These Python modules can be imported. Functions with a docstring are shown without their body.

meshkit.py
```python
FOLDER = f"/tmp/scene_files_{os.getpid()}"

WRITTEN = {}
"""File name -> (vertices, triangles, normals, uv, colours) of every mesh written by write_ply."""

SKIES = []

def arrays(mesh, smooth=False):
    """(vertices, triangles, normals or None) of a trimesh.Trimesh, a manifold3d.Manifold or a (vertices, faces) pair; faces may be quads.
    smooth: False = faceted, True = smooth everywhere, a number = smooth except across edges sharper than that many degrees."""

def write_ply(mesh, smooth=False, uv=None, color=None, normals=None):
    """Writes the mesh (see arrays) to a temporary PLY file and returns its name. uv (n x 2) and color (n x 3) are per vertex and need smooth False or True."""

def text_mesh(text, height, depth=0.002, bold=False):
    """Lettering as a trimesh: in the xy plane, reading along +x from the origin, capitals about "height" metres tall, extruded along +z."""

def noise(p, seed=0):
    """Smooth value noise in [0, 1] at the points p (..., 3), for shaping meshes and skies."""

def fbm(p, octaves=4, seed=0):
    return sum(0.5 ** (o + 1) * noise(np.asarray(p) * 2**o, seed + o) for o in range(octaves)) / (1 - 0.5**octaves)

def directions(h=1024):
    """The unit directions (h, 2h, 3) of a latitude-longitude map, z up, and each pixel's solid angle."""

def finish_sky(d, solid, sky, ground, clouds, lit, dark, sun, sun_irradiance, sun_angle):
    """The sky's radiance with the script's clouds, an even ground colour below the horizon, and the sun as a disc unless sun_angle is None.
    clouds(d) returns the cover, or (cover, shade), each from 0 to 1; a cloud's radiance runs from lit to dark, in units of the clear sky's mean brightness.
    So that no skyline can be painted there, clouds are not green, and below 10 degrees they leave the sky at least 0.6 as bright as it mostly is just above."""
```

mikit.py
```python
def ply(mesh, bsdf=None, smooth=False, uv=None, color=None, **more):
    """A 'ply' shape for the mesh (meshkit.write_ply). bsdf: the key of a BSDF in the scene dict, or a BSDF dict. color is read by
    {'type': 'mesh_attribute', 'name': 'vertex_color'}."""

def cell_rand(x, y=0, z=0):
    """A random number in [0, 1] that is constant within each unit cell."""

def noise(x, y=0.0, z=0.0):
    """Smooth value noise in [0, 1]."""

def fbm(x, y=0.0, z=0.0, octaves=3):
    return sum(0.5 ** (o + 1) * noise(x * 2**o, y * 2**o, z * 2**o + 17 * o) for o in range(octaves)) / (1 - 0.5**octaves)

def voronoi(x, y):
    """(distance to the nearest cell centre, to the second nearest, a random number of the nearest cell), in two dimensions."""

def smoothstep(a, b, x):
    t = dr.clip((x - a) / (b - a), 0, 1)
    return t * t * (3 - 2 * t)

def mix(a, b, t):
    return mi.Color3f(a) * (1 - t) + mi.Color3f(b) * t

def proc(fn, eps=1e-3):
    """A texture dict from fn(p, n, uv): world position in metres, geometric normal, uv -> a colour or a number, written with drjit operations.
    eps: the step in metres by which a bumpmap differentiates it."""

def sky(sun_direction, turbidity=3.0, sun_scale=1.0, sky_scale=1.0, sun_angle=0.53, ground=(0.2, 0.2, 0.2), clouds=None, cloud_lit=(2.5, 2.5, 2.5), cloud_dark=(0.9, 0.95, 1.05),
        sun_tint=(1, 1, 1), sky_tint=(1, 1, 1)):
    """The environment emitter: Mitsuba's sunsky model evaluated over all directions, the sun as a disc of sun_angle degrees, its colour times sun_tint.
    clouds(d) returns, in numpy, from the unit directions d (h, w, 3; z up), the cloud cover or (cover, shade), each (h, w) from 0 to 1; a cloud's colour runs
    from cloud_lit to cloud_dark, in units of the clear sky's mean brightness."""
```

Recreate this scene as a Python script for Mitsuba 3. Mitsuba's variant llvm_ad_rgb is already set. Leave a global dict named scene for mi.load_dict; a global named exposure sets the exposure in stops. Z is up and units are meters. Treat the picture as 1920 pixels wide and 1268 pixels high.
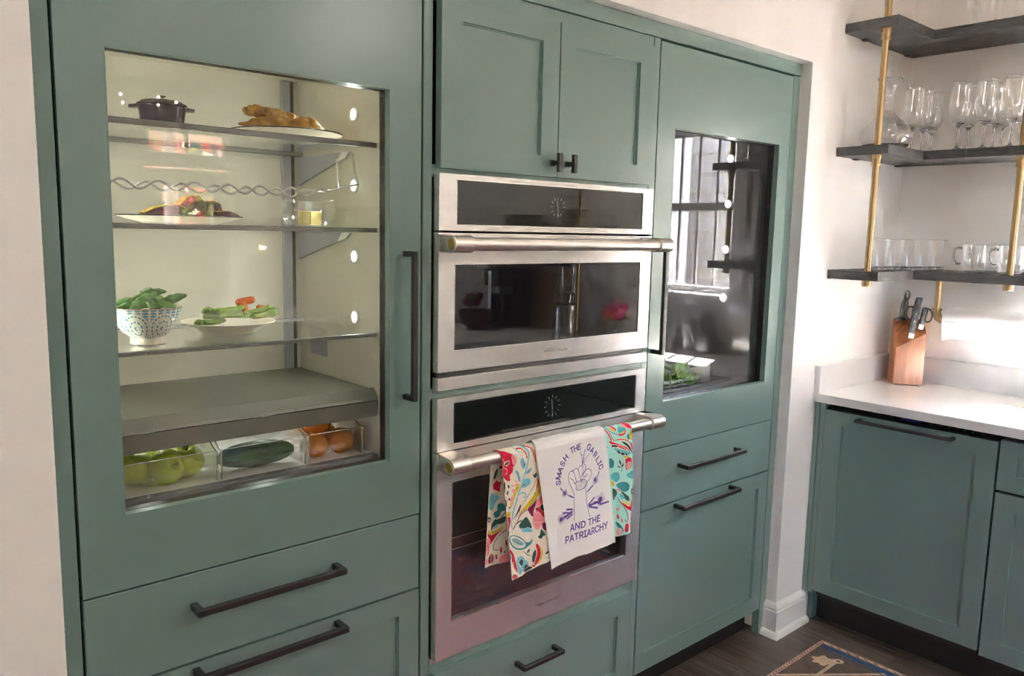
import math, random
import numpy as np
import trimesh
import drjit as dr
import mitsuba as mi
from shapely.geometry import Polygon, box as sbox
import shapely
import manifold3d as m3
import mikit
import meshkit
from mikit import proc, noise, fbm, cell_rand, smoothstep, mix, voronoi

T = mi.ScalarTransform4f
scene, labels = {}, {}
RNG = random.Random(7)
NR = np.random.default_rng(7)

# ------------------------------------------------------------------ camera, sky, sun, exposure
exposure = 4.15
CAM = np.array([-1.0725, -1.5035, 1.4943])
YAW, PITCH, ROLL, FPX = math.radians(41.27), math.radians(7.675), math.radians(1.208), 1493.6
_F = np.array([math.sin(YAW) * math.cos(PITCH), math.cos(YAW) * math.cos(PITCH), -math.sin(PITCH)])
_R = np.array([math.cos(YAW), -math.sin(YAW), 0.0])
_U = np.cross(_R, _F)
_UP = -_R * math.sin(ROLL) + _U * math.cos(ROLL)
scene['camera'] = {'type': 'perspective', 'fov_axis': 'x', 'fov': 2 * math.degrees(math.atan(960 / FPX)),
                   'near_clip': 0.02, 'far_clip': 200.0,
                   'to_world': T().look_at(origin=CAM.tolist(), target=(CAM + _F).tolist(), up=_UP.tolist())}


def sky_clouds(d):
    n = meshkit.fbm(d * 2.3, 4, 3)
    return np.clip((n - 0.45) * 4, 0, 1), np.full(d.shape[:2], 0.35)


SUN = (0.75, -0.34, 0.98)
scene['sky'] = mikit.sky(SUN, turbidity=3.5, sun_scale=46.0, sky_scale=8.5, sun_angle=0.8, clouds=sky_clouds, ground=(0.25, 0.24, 0.22), sky_tint=(.88, 1.0, 1.18), sun_tint=(.84, 1.0, 1.24))
CAN_RADIANCE = (6.3, 5.95, 5.5)       # ceiling cans
CANS = ((1.46, -2.98, 12), (1.3, -2.0, .6), (.35, -2.95, 3), (-1.55, -.95, 2.6), (1.45, -.55, .3), (-.8, -4.9, .6), (3.2, -4.6, .5))   # x, y, strength of each ceiling lamp
LED_RADIANCE = (15.0, 15.8, 14.2)     # lamps inside the refrigerator

# ------------------------------------------------------------------ materials


def rgb(r, g, b):
    return {'type': 'rgb', 'value': [float(r), float(g), float(b)]}


def srgb(r, g, b):
    f = lambda c: c / 255 / 12.92 if c / 255 <= 0.04045 else ((c / 255 + 0.055) / 1.055) ** 2.4
    return rgb(f(r), f(g), f(b))


def pr(col, rough=0.5, **k):
    return {'type': 'principled', 'base_color': col, 'roughness': rough, **k}


def mat(key, d):
    scene['mat_' + key] = d


mat('wall', pr(srgb(236, 232, 227), 0.6, specular=0.3))
mat('ceiling', pr(srgb(240, 238, 234), 0.8, specular=0.2))
mat('trim', pr(srgb(238, 234, 228), 0.35))
mat('green', pr(srgb(106, 130, 124), 0.28, specular=0.5))
mat('dark', pr(srgb(24, 24, 25), 0.6))
mat('toe', pr(srgb(14, 14, 15), 0.5))
mat('pull', pr(srgb(34, 31, 31), 0.38, metallic=0.35))
mat('gasket', pr(srgb(16, 15, 16), 0.4))
mat('steel', {'type': 'roughconductor', 'material': 'none', 'specular_reflectance': srgb(236, 231, 226), 'distribution': 'ggx', 'alpha_u': 0.07, 'alpha_v': 0.22})
mat('steel_round', {'type': 'roughconductor', 'material': 'none', 'specular_reflectance': srgb(230, 222, 212), 'distribution': 'ggx', 'alpha': 0.16})
mat('chrome', {'type': 'roughconductor', 'material': 'none', 'specular_reflectance': srgb(225, 222, 216), 'distribution': 'ggx', 'alpha': 0.06})
mat('brass', pr(srgb(172, 146, 106), 0.36, metallic=0.95))
mat('brass_cap', pr(srgb(176, 150, 86), 0.25, metallic=1.0))
mat('black_glass', {'type': 'plastic', 'diffuse_reflectance': rgb(.004, .004, .005), 'int_ior': 1.42, 'specular_reflectance': 1.0})
mat('display', {'type': 'plastic', 'diffuse_reflectance': rgb(.003, .003, .0035), 'int_ior': 1.55})
mat('pane', {'type': 'thindielectric', 'int_ior': 1.5})
mat('window_pane', {'type': 'thindielectric', 'int_ior': 1.5})
mat('thin_glass', {'type': 'thindielectric', 'int_ior': 1.55})
mat('ware_glass', {'type': 'thindielectric', 'int_ior': 1.6})
mat('glass', {'type': 'roughdielectric', 'distribution': 'ggx', 'alpha': 0.03, 'int_ior': 1.5})
mat('liner', pr(srgb(196, 192, 176), 0.45))
mat('liner_grey', pr(srgb(150, 152, 156), 0.5))
mat('lid_grey', pr(srgb(92, 93, 82), 0.4))
mat('shelf_edge', pr(srgb(74, 74, 66), 0.5))
mat('white_plastic', pr(srgb(214, 212, 206), 0.4))
mat('grey_plastic', pr(srgb(70, 70, 70), 0.5))
mat('wire', pr(srgb(190, 190, 182), 0.3, metallic=0.3))
mat('mark', pr(srgb(150, 150, 156), 0.5))
mat('logo', pr(srgb(118, 112, 112), 0.4, metallic=0.4))
mat('blue_led', {'type': 'diffuse', 'reflectance': rgb(.05, .05, .3)})
mat('quartz', pr(proc(lambda p, n, uv: mix((.80, .78, .75), (.62, .60, .58), smoothstep(.62, .8, fbm(p.x * 5, p.y * 5, p.z * 5, 4)) * .35)), 0.16))


def stained(p, n, uv):
    g = fbm(p.x * 9 + p.y * 60, p.x * 60 + p.y * 9, p.z * 160, 3)
    h = fbm(p.x * 22, p.y * 22, p.z * 120, 3)
    return mix((.007, .007, .009), (.034, .028, .025), smoothstep(.45, .8, g * .5 + h * .5))


mat('stained_wood', pr(proc(stained), 0.5, specular=0.35))


def floor_wood(p, n, uv):
    tone = cell_rand(dr.floor(p.x / 0.18 + 100), dr.floor(p.y / 1.22 + dr.floor(p.x / .18 + 100) * .37 + 50))
    g = fbm(p.x * 70, p.y * 3.0, tone * 30, 4)
    f = fbm(p.x * 260, p.y * 9, tone * 11, 2)
    return mix((.032, .023, .019), (.11, .085, .072), smoothstep(.2, .85, g * .65 + f * .2 + tone * .2))


mat('floor', pr(proc(floor_wood), 0.38))


def block_wood(p, n, uv):
    g = fbm(p.x * 90 + p.y * 60, p.y * 90, p.z * 7, 4)
    return mix((.30, .10, .035), (.47, .185, .07), smoothstep(.25, .8, g))


mat('block_wood', pr(proc(block_wood), 0.3))
mat('board_wood', pr(proc(lambda p, n, uv: mix((.34, .20, .10), (.55, .36, .2), fbm(p.x * 12, p.y * 12, p.z * 90, 3))), 0.45))
mat('siding', pr(srgb(176, 172, 164), 0.7))
mat('vertex', {'type': 'twosided', 'bsdf': pr({'type': 'mesh_attribute', 'name': 'vertex_color'}, 0.8, specular=0.15)})
mat('vertex_food', pr({'type': 'mesh_attribute', 'name': 'vertex_color'}, 0.5, specular=0.4))
mat('vertex_leaf', {'type': 'twosided', 'bsdf': pr({'type': 'mesh_attribute', 'name': 'vertex_color'}, 0.4)})


def paper_bump(p, n, uv):
    a = p.y * 28 + uv.x * 1.6
    b = p.y * 28 - uv.x * 1.6
    d = dr.maximum(dr.abs(a - dr.floor(a) - .5), dr.abs(b - dr.floor(b) - .5))
    w = dr.sin(d * 40)
    return w * .5 + fbm(p.x * 300, p.y * 300, p.z * 300, 2) * .4


mat('paper', {'type': 'twosided', 'bsdf': {'type': 'bumpmap', 'arbitrary': proc(paper_bump, 8e-4), 'scale': 0.0008, 'bsdf': pr(srgb(236, 233, 230), 0.9, specular=0.1)}})
mat('cocotte', pr(rgb(.006, .004, .009), 0.14))
mat('porcelain', pr(srgb(226, 220, 200), 0.2))
mat('plate_dark', pr(srgb(28, 26, 28), 0.2))
mat('butter', pr(srgb(220, 205, 130), 0.45))


def bowl_pattern(p, n, uv):
    # printed blue rings of dots: two rows of medallions round the bowl
    u = uv.x * 7.0
    v = uv.y * 1.15 + .02
    cx = u - dr.floor(u) - .5
    cy = (v - .56) * 1.0
    r = dr.sqrt(cx * cx + cy * cy * 1.1)
    ang = dr.atan2(cy, cx)
    k = r * 11.0
    ring = dr.floor(k)
    cnt = dr.maximum(ring * 5.0, 1.0)
    w = ang / (2 * math.pi) * cnt
    fw = w - dr.floor(w) - .5
    fk = k - ring - .5
    dot = smoothstep(.42, .34, dr.sqrt(fw * fw + fk * fk))
    swirl = dr.select((dr.floor(ring / 2) * 2 - ring) == 0, dot, smoothstep(.36, .30, dr.abs(fk)) * .15)
    inside = smoothstep(.52, .48, r)
    fu = u * 4 - dr.floor(u * 4) - .5
    fv = uv.y * 13 - dr.floor(uv.y * 13) - .5
    off = smoothstep(.45, .36, dr.sqrt(fu * fu + fv * fv))
    m = swirl * inside + off * (1 - inside)
    body = smoothstep(.17, .19, uv.y) * smoothstep(.985, .975, uv.y)
    col = mix((.70, .66, .50), (.10, .27, .37), m * body)
    return mix(col, (.45, .14, .05), smoothstep(.985, .99, uv.y))


mat('bowl', pr(proc(bowl_pattern), 0.15))


def orange_bump(p, n, uv):
    return fbm(p.x * 420, p.y * 420, p.z * 420, 2)


mat('orange', {'type': 'bumpmap', 'arbitrary': proc(orange_bump, 5e-4), 'scale': 0.0011, 'bsdf': pr(srgb(204, 124, 20), 0.4)})
mat('black_plastic', pr(srgb(24, 24, 27), 0.35))
mat('kettle_grey', pr(srgb(96, 96, 98), 0.3, metallic=0.4))
mat('soap', pr(srgb(232, 234, 236), 0.3))
mat('soil', pr(srgb(60, 44, 32), 0.9))
mat('terracotta', pr(srgb(170, 150, 130), 0.7))
mat('ketchup', pr(srgb(150, 52, 38), 0.3))
mat('dried_grass', pr(srgb(196, 168, 122), 0.8))

# ------------------------------------------------------------------ helpers


def key_for(base, taken=None):
    taken = scene if taken is None else taken
    ok = lambda k: k not in scene and k not in labels and not any(q.startswith(k + '__') for q in scene)
    if ok(base):
        return base
    i = 1
    while not ok(f'{base}_{i:03d}'):
        i += 1
    return f'{base}_{i:03d}'


def put(key, shape, label=None):
    scene[key] = shape
    if label:
        labels[key] = {'label': label}
    return key


def thing(name, label, cat, group=None):
    k = key_for(name)
    labels[k] = {'label': label, 'category': cat}
    if group:
        labels[k]['group'] = group
    return k


def part(parent, name, mesh, m, smooth=30, label=None, uv=None, color=None, **more):
    k = key_for(f'{parent}__{name}')
    return put(k, mikit.ply(mesh, 'mat_' + m, smooth, uv, color, **more), label)


def one(name, label, cat, mesh, m, smooth=30, group=None, uv=None, color=None, kind=None, **more):
    k = thing(name, label, cat, group)
    if kind:
        labels[k]['kind'] = kind
    scene[k] = mikit.ply(mesh, 'mat_' + m, smooth, uv, color, **more)
    return k


def struct(name, mesh, m, label, smooth=False, cat='structure'):
    scene[name] = mikit.ply(mesh, 'mat_' + m, smooth)
    labels[name] = {'label': label, 'category': cat, 'kind': 'structure'}
    return name


def clone(src, label, T4, name=None, group=None):
    """a copy of a thing and all its parts under the next number, moved by T4"""
    k = key_for(name or src.rstrip('0123456789').rstrip('_'))
    labels[k] = {**labels[src], 'label': label}
    if group:
        labels[k]['group'] = group
    for q in [q for q in scene if q == src or q.startswith(src + '__')]:
        d = dict(scene[q])
        d['to_world'] = T4 @ d['to_world'] if 'to_world' in d else T4
        scene[k + q[len(src):]] = d
        if q in labels and q != src:
            labels[k + q[len(src):]] = dict(labels[q])
    return k


def cat_(*ms):
    return trimesh.util.concatenate([m for m in ms])


def cbox(x0, x1, y0, y1, z0, z1, c=0.0012):
    """box with chamfered edges"""
    x0, x1 = sorted((x0, x1)); y0, y1 = sorted((y0, y1)); z0, z1 = sorted((z0, z1))
    c = min(c, .49 * (x1 - x0), .49 * (y1 - y0), .49 * (z1 - z0))
    pts = []
    for sx in (0, 1):
        for sy in (0, 1):
            for sz in (0, 1):
                X, Y, Z = (x0, x1)[sx], (y0, y1)[sy], (z0, z1)[sz]
                ix, iy, iz = (c, -c)[sx], (c, -c)[sy], (c, -c)[sz]
                pts += [(X, Y + iy, Z + iz), (X + ix, Y, Z + iz), (X + ix, Y + iy, Z)]
    return trimesh.convex.convex_hull(np.array(pts))


def bx(x0, x1, y0, y1, z0, z1):
    return trimesh.creation.box(bounds=[(min(x0, x1), min(y0, y1), min(z0, z1)), (max(x0, x1), max(y0, y1), max(z0, z1))])


def hull(pts):
    return trimesh.convex.convex_hull(np.asarray(pts, float))


def extrude(poly, h):
    gs = getattr(poly, 'geoms', [poly])
    return cat_(*[trimesh.creation.extrude_polygon(g, h, engine='earcut') for g in gs])


def xz(poly, y0, y1):
    """polygon in (x, z), solid between y0 and y1"""
    m = extrude(poly, abs(y1 - y0))
    m.apply_transform(np.array([[1, 0, 0, 0], [0, 0, -1, max(y0, y1)], [0, 1, 0, 0], [0, 0, 0, 1.0]]))
    return m


def yz(poly, x0, x1):
    """polygon in (y, z), solid between x0 and x1"""
    m = extrude(poly, abs(x1 - x0))
    m.apply_transform(np.array([[0, 0, 1, min(x0, x1)], [1, 0, 0, 0], [0, 1, 0, 0], [0, 0, 0, 1.0]]))
    return m


def rect_ring(x0, x1, z0, z1, a0, a1, b0, b1):
    return sbox(x0, z0, x1, z1).difference(sbox(a0, b0, a1, b1))


def lathe(prof, n=48, center=(0, 0, 0)):
    """closed or axis-to-axis profile of (r, z) turned round the z axis"""
    P = np.array(prof, float)
    V, idx = [], []
    for r, z in P:
        if r < 1e-6:
            idx.append([len(V)] * n); V.append((0, 0, z))
        else:
            a = np.arange(n) * 2 * np.pi / n
            idx.append(list(range(len(V), len(V) + n)))
            V += [(r * math.cos(t), r * math.sin(t), z) for t in a]
    F = []
    for i in range(len(P) - 1):
        A, B = idx[i], idx[i + 1]
        for j in range(n):
            k = (j + 1) % n
            q = [A[j], A[k], B[k], B[j]]
            for t in ((q[0], q[1], q[2]), (q[0], q[2], q[3])):
                if len(set(t)) == 3:
                    F.append(t)
    m = trimesh.Trimesh(np.array(V), np.array(F), process=False)
    if m.volume < 0:
        m.invert()
    m.apply_translation(center)
    return m


def tube(path, r, n=12, caps=True):
    P = np.asarray(path, float)
    R = np.broadcast_to(np.asarray(r, float), (len(P),))
    t = np.gradient(P, axis=0)
    t /= np.linalg.norm(t, axis=1, keepdims=True) + 1e-12
    a = np.cross(t[0], [0, 0, 1.0] if abs(t[0][2]) < .9 else [1.0, 0, 0]); a /= np.linalg.norm(a)
    V = []
    ang = np.arange(n) * 2 * np.pi / n
    for i in range(len(P)):
        a = a - t[i] * (a @ t[i]); a /= np.linalg.norm(a) + 1e-12
        b = np.cross(t[i], a)
        V.append(P[i] + R[i] * (np.cos(ang)[:, None] * a + np.sin(ang)[:, None] * b))
    V = np.vstack(V)
    F = []
    for i in range(len(P) - 1):
        for j in range(n):
            k = (j + 1) % n
            F += [(i * n + j, i * n + k, (i + 1) * n + k), (i * n + j, (i + 1) * n + k, (i + 1) * n + j)]
    if caps:
        s, e = len(V), len(V) + 1
        V = np.vstack([V, P[0], P[-1]])
        for j in range(n):
            k = (j + 1) % n
            F += [(s, k, j), (e, (len(P) - 1) * n + j, (len(P) - 1) * n + k)]
    m = trimesh.Trimesh(V, np.array(F), process=False)
    if m.volume < 0:
        m.invert()
    return m


def rod(p0, p1, r, n=20):
    return tube([p0, np.array(p0) + (np.array(p1) - np.array(p0)) * .5, p1], r, n)


def steel_plate(mesh):
    """uv with u along the brushing (x) for the brushed steel"""
    m = mesh.copy()
    m.unmerge_vertices()
    v = np.array(m.vertices)
    n = np.array(m.face_normals).repeat(3, axis=0)
    u = np.where(np.abs(n[:, :1]) > .7, v[:, 1:2], v[:, :1])
    w = np.where(np.abs(n[:, 2:]) > .7, v[:, 1:2], v[:, 2:])
    return m, np.hstack([u, w])


def steel(parent, name, mesh, label=None):
    m, uv = steel_plate(mesh)
    return part(parent, name, m, 'steel', False, label, uv=uv)


def move(m, x=0, y=0, z=0):
    m = m.copy(); m.apply_translation((x, y, z)); return m


def rot(m, deg, axis=(0, 0, 1), about=(0, 0, 0)):
    m = m.copy(); m.apply_transform(trimesh.transformations.rotation_matrix(math.radians(deg), axis, about)); return m


def fine(m, length, it=3):
    mm = m3.Manifold(m3.Mesh(np.asarray(m.vertices, np.float32), np.asarray(m.faces, np.uint32)))
    mm = mm.refine_to_length(length)
    q = mm.to_mesh()
    out = trimesh.Trimesh(q.vert_properties[:, :3], q.tri_verts, process=True)
    return trimesh.smoothing.filter_taubin(out, iterations=it) if it else out


def bar_pull(parent, x0, x1, z, y_face, y_out, t=0.012, vertical=False, zz=None):
    """square bar pull with two posts"""
    if vertical:
        z0, z1 = zz
        ms = [cbox(x0 - t / 2, x0 + t / 2, y_out, y_out + t, z0, z1, .001)] + \
             [cbox(x0 - t / 2, x0 + t / 2, y_out + t * .6, y_face, a, a + t, .0006) for a in (z0, z1 - t)]
    else:
        ms = [cbox(x0, x1, y_out, y_out + t, z - t / 2, z + t / 2, .001)] + \
             [cbox(a, a + t, y_out + t * .6, y_face, z - t / 2, z + t / 2, .0006) for a in (x0, x1 - t)]
    return part(parent, 'handle', cat_(*ms), 'pull', False, 'black square bar handle')


def shaker(x0, x1, z0, z1, y0, y1, w=.06, rec=.009, a=None):
    """frame-and-panel door: front face y0 (towards the room), back y1"""
    a0, a1, b0, b1 = a or (x0 + w, x1 - w, z0 + w, z1 - w)
    f = xz(rect_ring(x0, x1, z0, z1, a0, a1, b0, b1), y0, y1)
    e = .0035     # small eased lip where the panel meets the frame
    lip = xz(rect_ring(a0 - .001, a1 + .001, b0 - .001, b1 + .001, a0 + e, a1 - e, b0 + e, b1 - e), y0 + rec - .003, y1)
    return cat_(f, lip, bx(a0 - .001, a1 + .001, y0 + rec, y1, b0 - .001, b1 + .001))


def slab(x0, x1, z0, z1, y0, y1):
    return cbox(x0, x1, y0, y1, z0, z1, .0018)

# ------------------------------------------------------------------ the room
XW0, XW1, ZW, YW = -.794, 1.5558, 2.087, -.041
XS, XC = 2.33, 1.7205
CEIL = 2.75
struct('floor', cat_(bx(-4.3, XS + .12, -6.4, .8, -.06, -.012), bx(XS + .12, 5.2, -6.4, -3.08, -.06, -.012)), 'floor', 'dark brown wood floor')
for i in range(30):
    a = -1.62 + .18 * i
    if a > 2.3:
        break
    b0 = -3.2 + (i * .37 % 1) * 1.22 - 1.22
    while b0 < .1:
        y0, y1 = max(b0, -3.2), min(b0 + 1.22, .06)
        if y1 - y0 > .05:
            part('floor', 'plank', cbox(a + .0006, a + .1794, y0 + .0006, y1 - .0006, -.012, 0, .0012), 'floor', False)
        b0 += 1.22
struct('wall_back', xz(sbox(-4.3, 0, 2.45, CEIL).difference(sbox(XW0, -1, XW1, ZW)), YW, .8), 'wall', 'white painted wall around the built-in green cabinets')
struct('wall_alcove', bx(-.85, 1.6, .72, .8, 0, 2.2), 'dark', 'rear of the cabinet alcove')
WY0, WY1, WZ0, WZ1 = -1.30, -.675, 1.20, 2.02
struct('wall_right', yz(sbox(-3.2, 0, .0, CEIL).difference(sbox(WY0, WZ0, WY1, WZ1)), XS, XS + .12), 'wall', 'white painted wall behind the open shelves')
struct('wall_divider', bx(XS + .12, 5.2, -3.2, -3.08, 0, CEIL), 'wall', 'white wall of the room behind')
struct('wall_east', bx(5.0, 5.1, -6.4, -3.2, 0, CEIL), 'wall', 'white wall of the room behind')
struct('wall_left', bx(-4.3, -4.2, -6.4, 0, 0, CEIL), 'wall', 'white wall at the left end of the room')
far = sbox(-4.3, 0, 5.1, CEIL).difference(sbox(-3.2, 1.0, -1.5, 2.2)).difference(sbox(1.25, 0, 2.1, 2.02)).difference(sbox(1.3, 2.12, 2.05, 2.37))
struct('wall_far', xz(far, -6.4, -6.2), 'wall', 'white wall with the front door')
struct('ceiling', cat_(bx(-4.3, XS + .12, -6.4, .8, CEIL, CEIL + .1), bx(XS + .12, 5.2, -6.4, -3.08, CEIL, CEIL + .1)), 'ceiling', 'white ceiling')

# baseboard with shoe moulding round the pier right of the cabinets
prof = Polygon([(0, 0), (.030, 0), (.028, .012), (.020, .022), (.016, .024), (.016, .098), (.012, .104), (.014, .110), (.010, .120), (.004, .128), (0, .130)])


bp_ = list(prof.exterior.coords)[:-1]
bv = [q for d_, z_ in bp_ for q in ((XW1 - d_, .03, z_), (XW1 - d_, YW - d_, z_), (1.765, YW - d_, z_))]
bf = [t for a in range(len(bp_)) for s_ in (0, 1) for a0 in (3 * a + s_,) for a1 in (3 * ((a + 1) % len(bp_)) + s_,) for t in ((a0, a0 + 1, a1 + 1), (a0, a1 + 1, a1))]
mb = trimesh.Trimesh(bv, bf, process=False)
struct('baseboard_back', mb, 'trim', 'white baseboard with shoe moulding at the foot of the wall', 30)

# kitchen window in the right wall
WX = XS + .05
fr = rect_ring(WY0, WY1, WZ0, WZ1, WY0 + .03, WY1 - .03, WZ0 + .03, WZ1 - .03).union(sbox(WY0, 1.615, WY1, 1.655))
struct('window_1', yz(fr, WX - .02, WX + .03), 'trim', 'white window frame above the counter', False)
part('window_1', 'casing', yz(rect_ring(WY0 - .07, WY1 + .07, WZ0 - .02, WZ1 + .08, WY0, WY1, WZ0, WZ1), XS - .018, XS), 'trim', False)
part('window_1', 'sill', cbox(XS - .045, XS + .05, WY0 - .09, WY1 + .03, WZ0 - .035, WZ0 - .002, .004), 'trim', False)
for zz in ((WZ0 + .03, 1.615), (1.655, WZ1 - .03)):
    for i in range(4):
        y = WY1 - .03 - (WY1 - WY0 - .06) * (i + 1) / 5
        part('window_1', 'muntin', cbox(WX - .006, WX + .010, y - .007, y + .007, zz[0], zz[1], .003), 'trim', False)
    part('window_1', 'pane', trimesh.Trimesh([(WX + .004, WY0 + .03, zz[0]), (WX + .004, WY1 - .03, zz[0]), (WX + .004, WY1 - .03, zz[1]), (WX + .004, WY0 + .03, zz[1])], [(0, 2, 1), (0, 3, 2)]), 'window_pane', False)


def pane_xz(parent, x0, x1, z0, z1, y, m='window_pane', name='pane'):
    return part(parent, name, trimesh.Trimesh([(x0, y, z0), (x1, y, z0), (x1, y, z1), (x0, y, z1)], [(0, 1, 2), (0, 2, 3)]), m, False)


# front door of the room behind, transom and windows
struct('door_1', xz(sbox(1.27, .0, 2.08, 2.0).difference(sbox(1.43, 1.48, 1.91, 1.85)), -6.33, -6.285), 'trim', 'white front door with a glass light', False)
pane_xz('door_1', 1.43, 1.91, 1.48, 1.85, -6.31)
part('door_1', 'knob', cbox(1.30, 1.42, -6.28, -6.24, .98, 1.0), 'pull', False)
part('door_1', 'deadbolt', cbox(1.31, 1.36, -6.285, -6.26, 1.10, 1.15), 'pull', False)
for z in (.15, .85):
    part('door_1', 'panel', cbox(1.42, 1.93, -6.286, -6.278, z, z + .5, .006), 'trim', False)
struct('window_2', xz(rect_ring(1.3, 2.05, 2.12, 2.37, 1.33, 2.02, 2.15, 2.34).union(sbox(1.66, 2.12, 1.69, 2.37)), -6.33, -6.28), 'trim', 'transom window over the front door', False)
pane_xz('window_2', 1.33, 2.02, 2.15, 2.34, -6.31)
struct('window_3', xz(rect_ring(-3.2, -1.5, 1.0, 2.2, -3.14, -1.56, 1.06, 2.14).union(sbox(-2.37, 1.0, -2.33, 2.2)), -6.33, -6.28), 'trim', 'wide window beside the front door', False)
pane_xz('window_3', -3.14, -1.56, 1.06, 2.14, -6.31)

# the house's own eave over the kitchen window
one('roof_eave', 'white roof eave outside above the kitchen window', 'roof eave', cat_(bx(XS + .125, 3.2, -3.05, 2.0, 2.68, 2.75), bx(3.17, 3.2, -3.05, 2.0, 2.75, 2.85)), 'trim', False)

# outdoors: the neighbour's wall of siding boards, a tree by the front door
k = thing('neighbor_wall', 'beige house wall of wide horizontal siding boards outside the kitchen window', 'house wall')
for i in range(16):
    z = .2 + i * .19
    m = hull([(5.6 + a, y, zz) for y in (-8, 6) for a, zz in ((0, z), (.02, z + .19), (.06, z), (.06, z + .19))])
    part(k, 'board', m, 'siding', False)

# porch roof over the front door
one('porch_roof', 'white porch ceiling outside the front door, mirrored in the left column', 'porch roof', bx(-.2, 4.0, -8.6, -6.41, 2.5, 2.62), 'trim', False)

# ceiling cans
for x, y, w in CANS:
    k = thing('recessed_light', 'round recessed ceiling lamp with white trim ring', 'ceiling light', 'recessed ceiling lamps')
    part(k, 'trim_ring', lathe([(.062, CEIL - .004), (.085, CEIL - .004), (.088, CEIL), (.062, CEIL), (.062, CEIL - .004)], 32, (x, y, 0)), 'trim')
    a = np.arange(24) * 2 * np.pi / 24
    disc = trimesh.Trimesh(np.vstack([[(x, y, CEIL - .002)], np.stack([x + .06 * np.cos(a), y + .06 * np.sin(a), np.full(24, CEIL - .002)], 1)]), [(0, 1 + (j + 1) % 24, 1 + j) for j in range(24)])
    part(k, 'lamp', disc, 'trim', False, emitter={'type': 'area', 'radiance': rgb(*[c * w for c in CAN_RADIANCE])})

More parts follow.
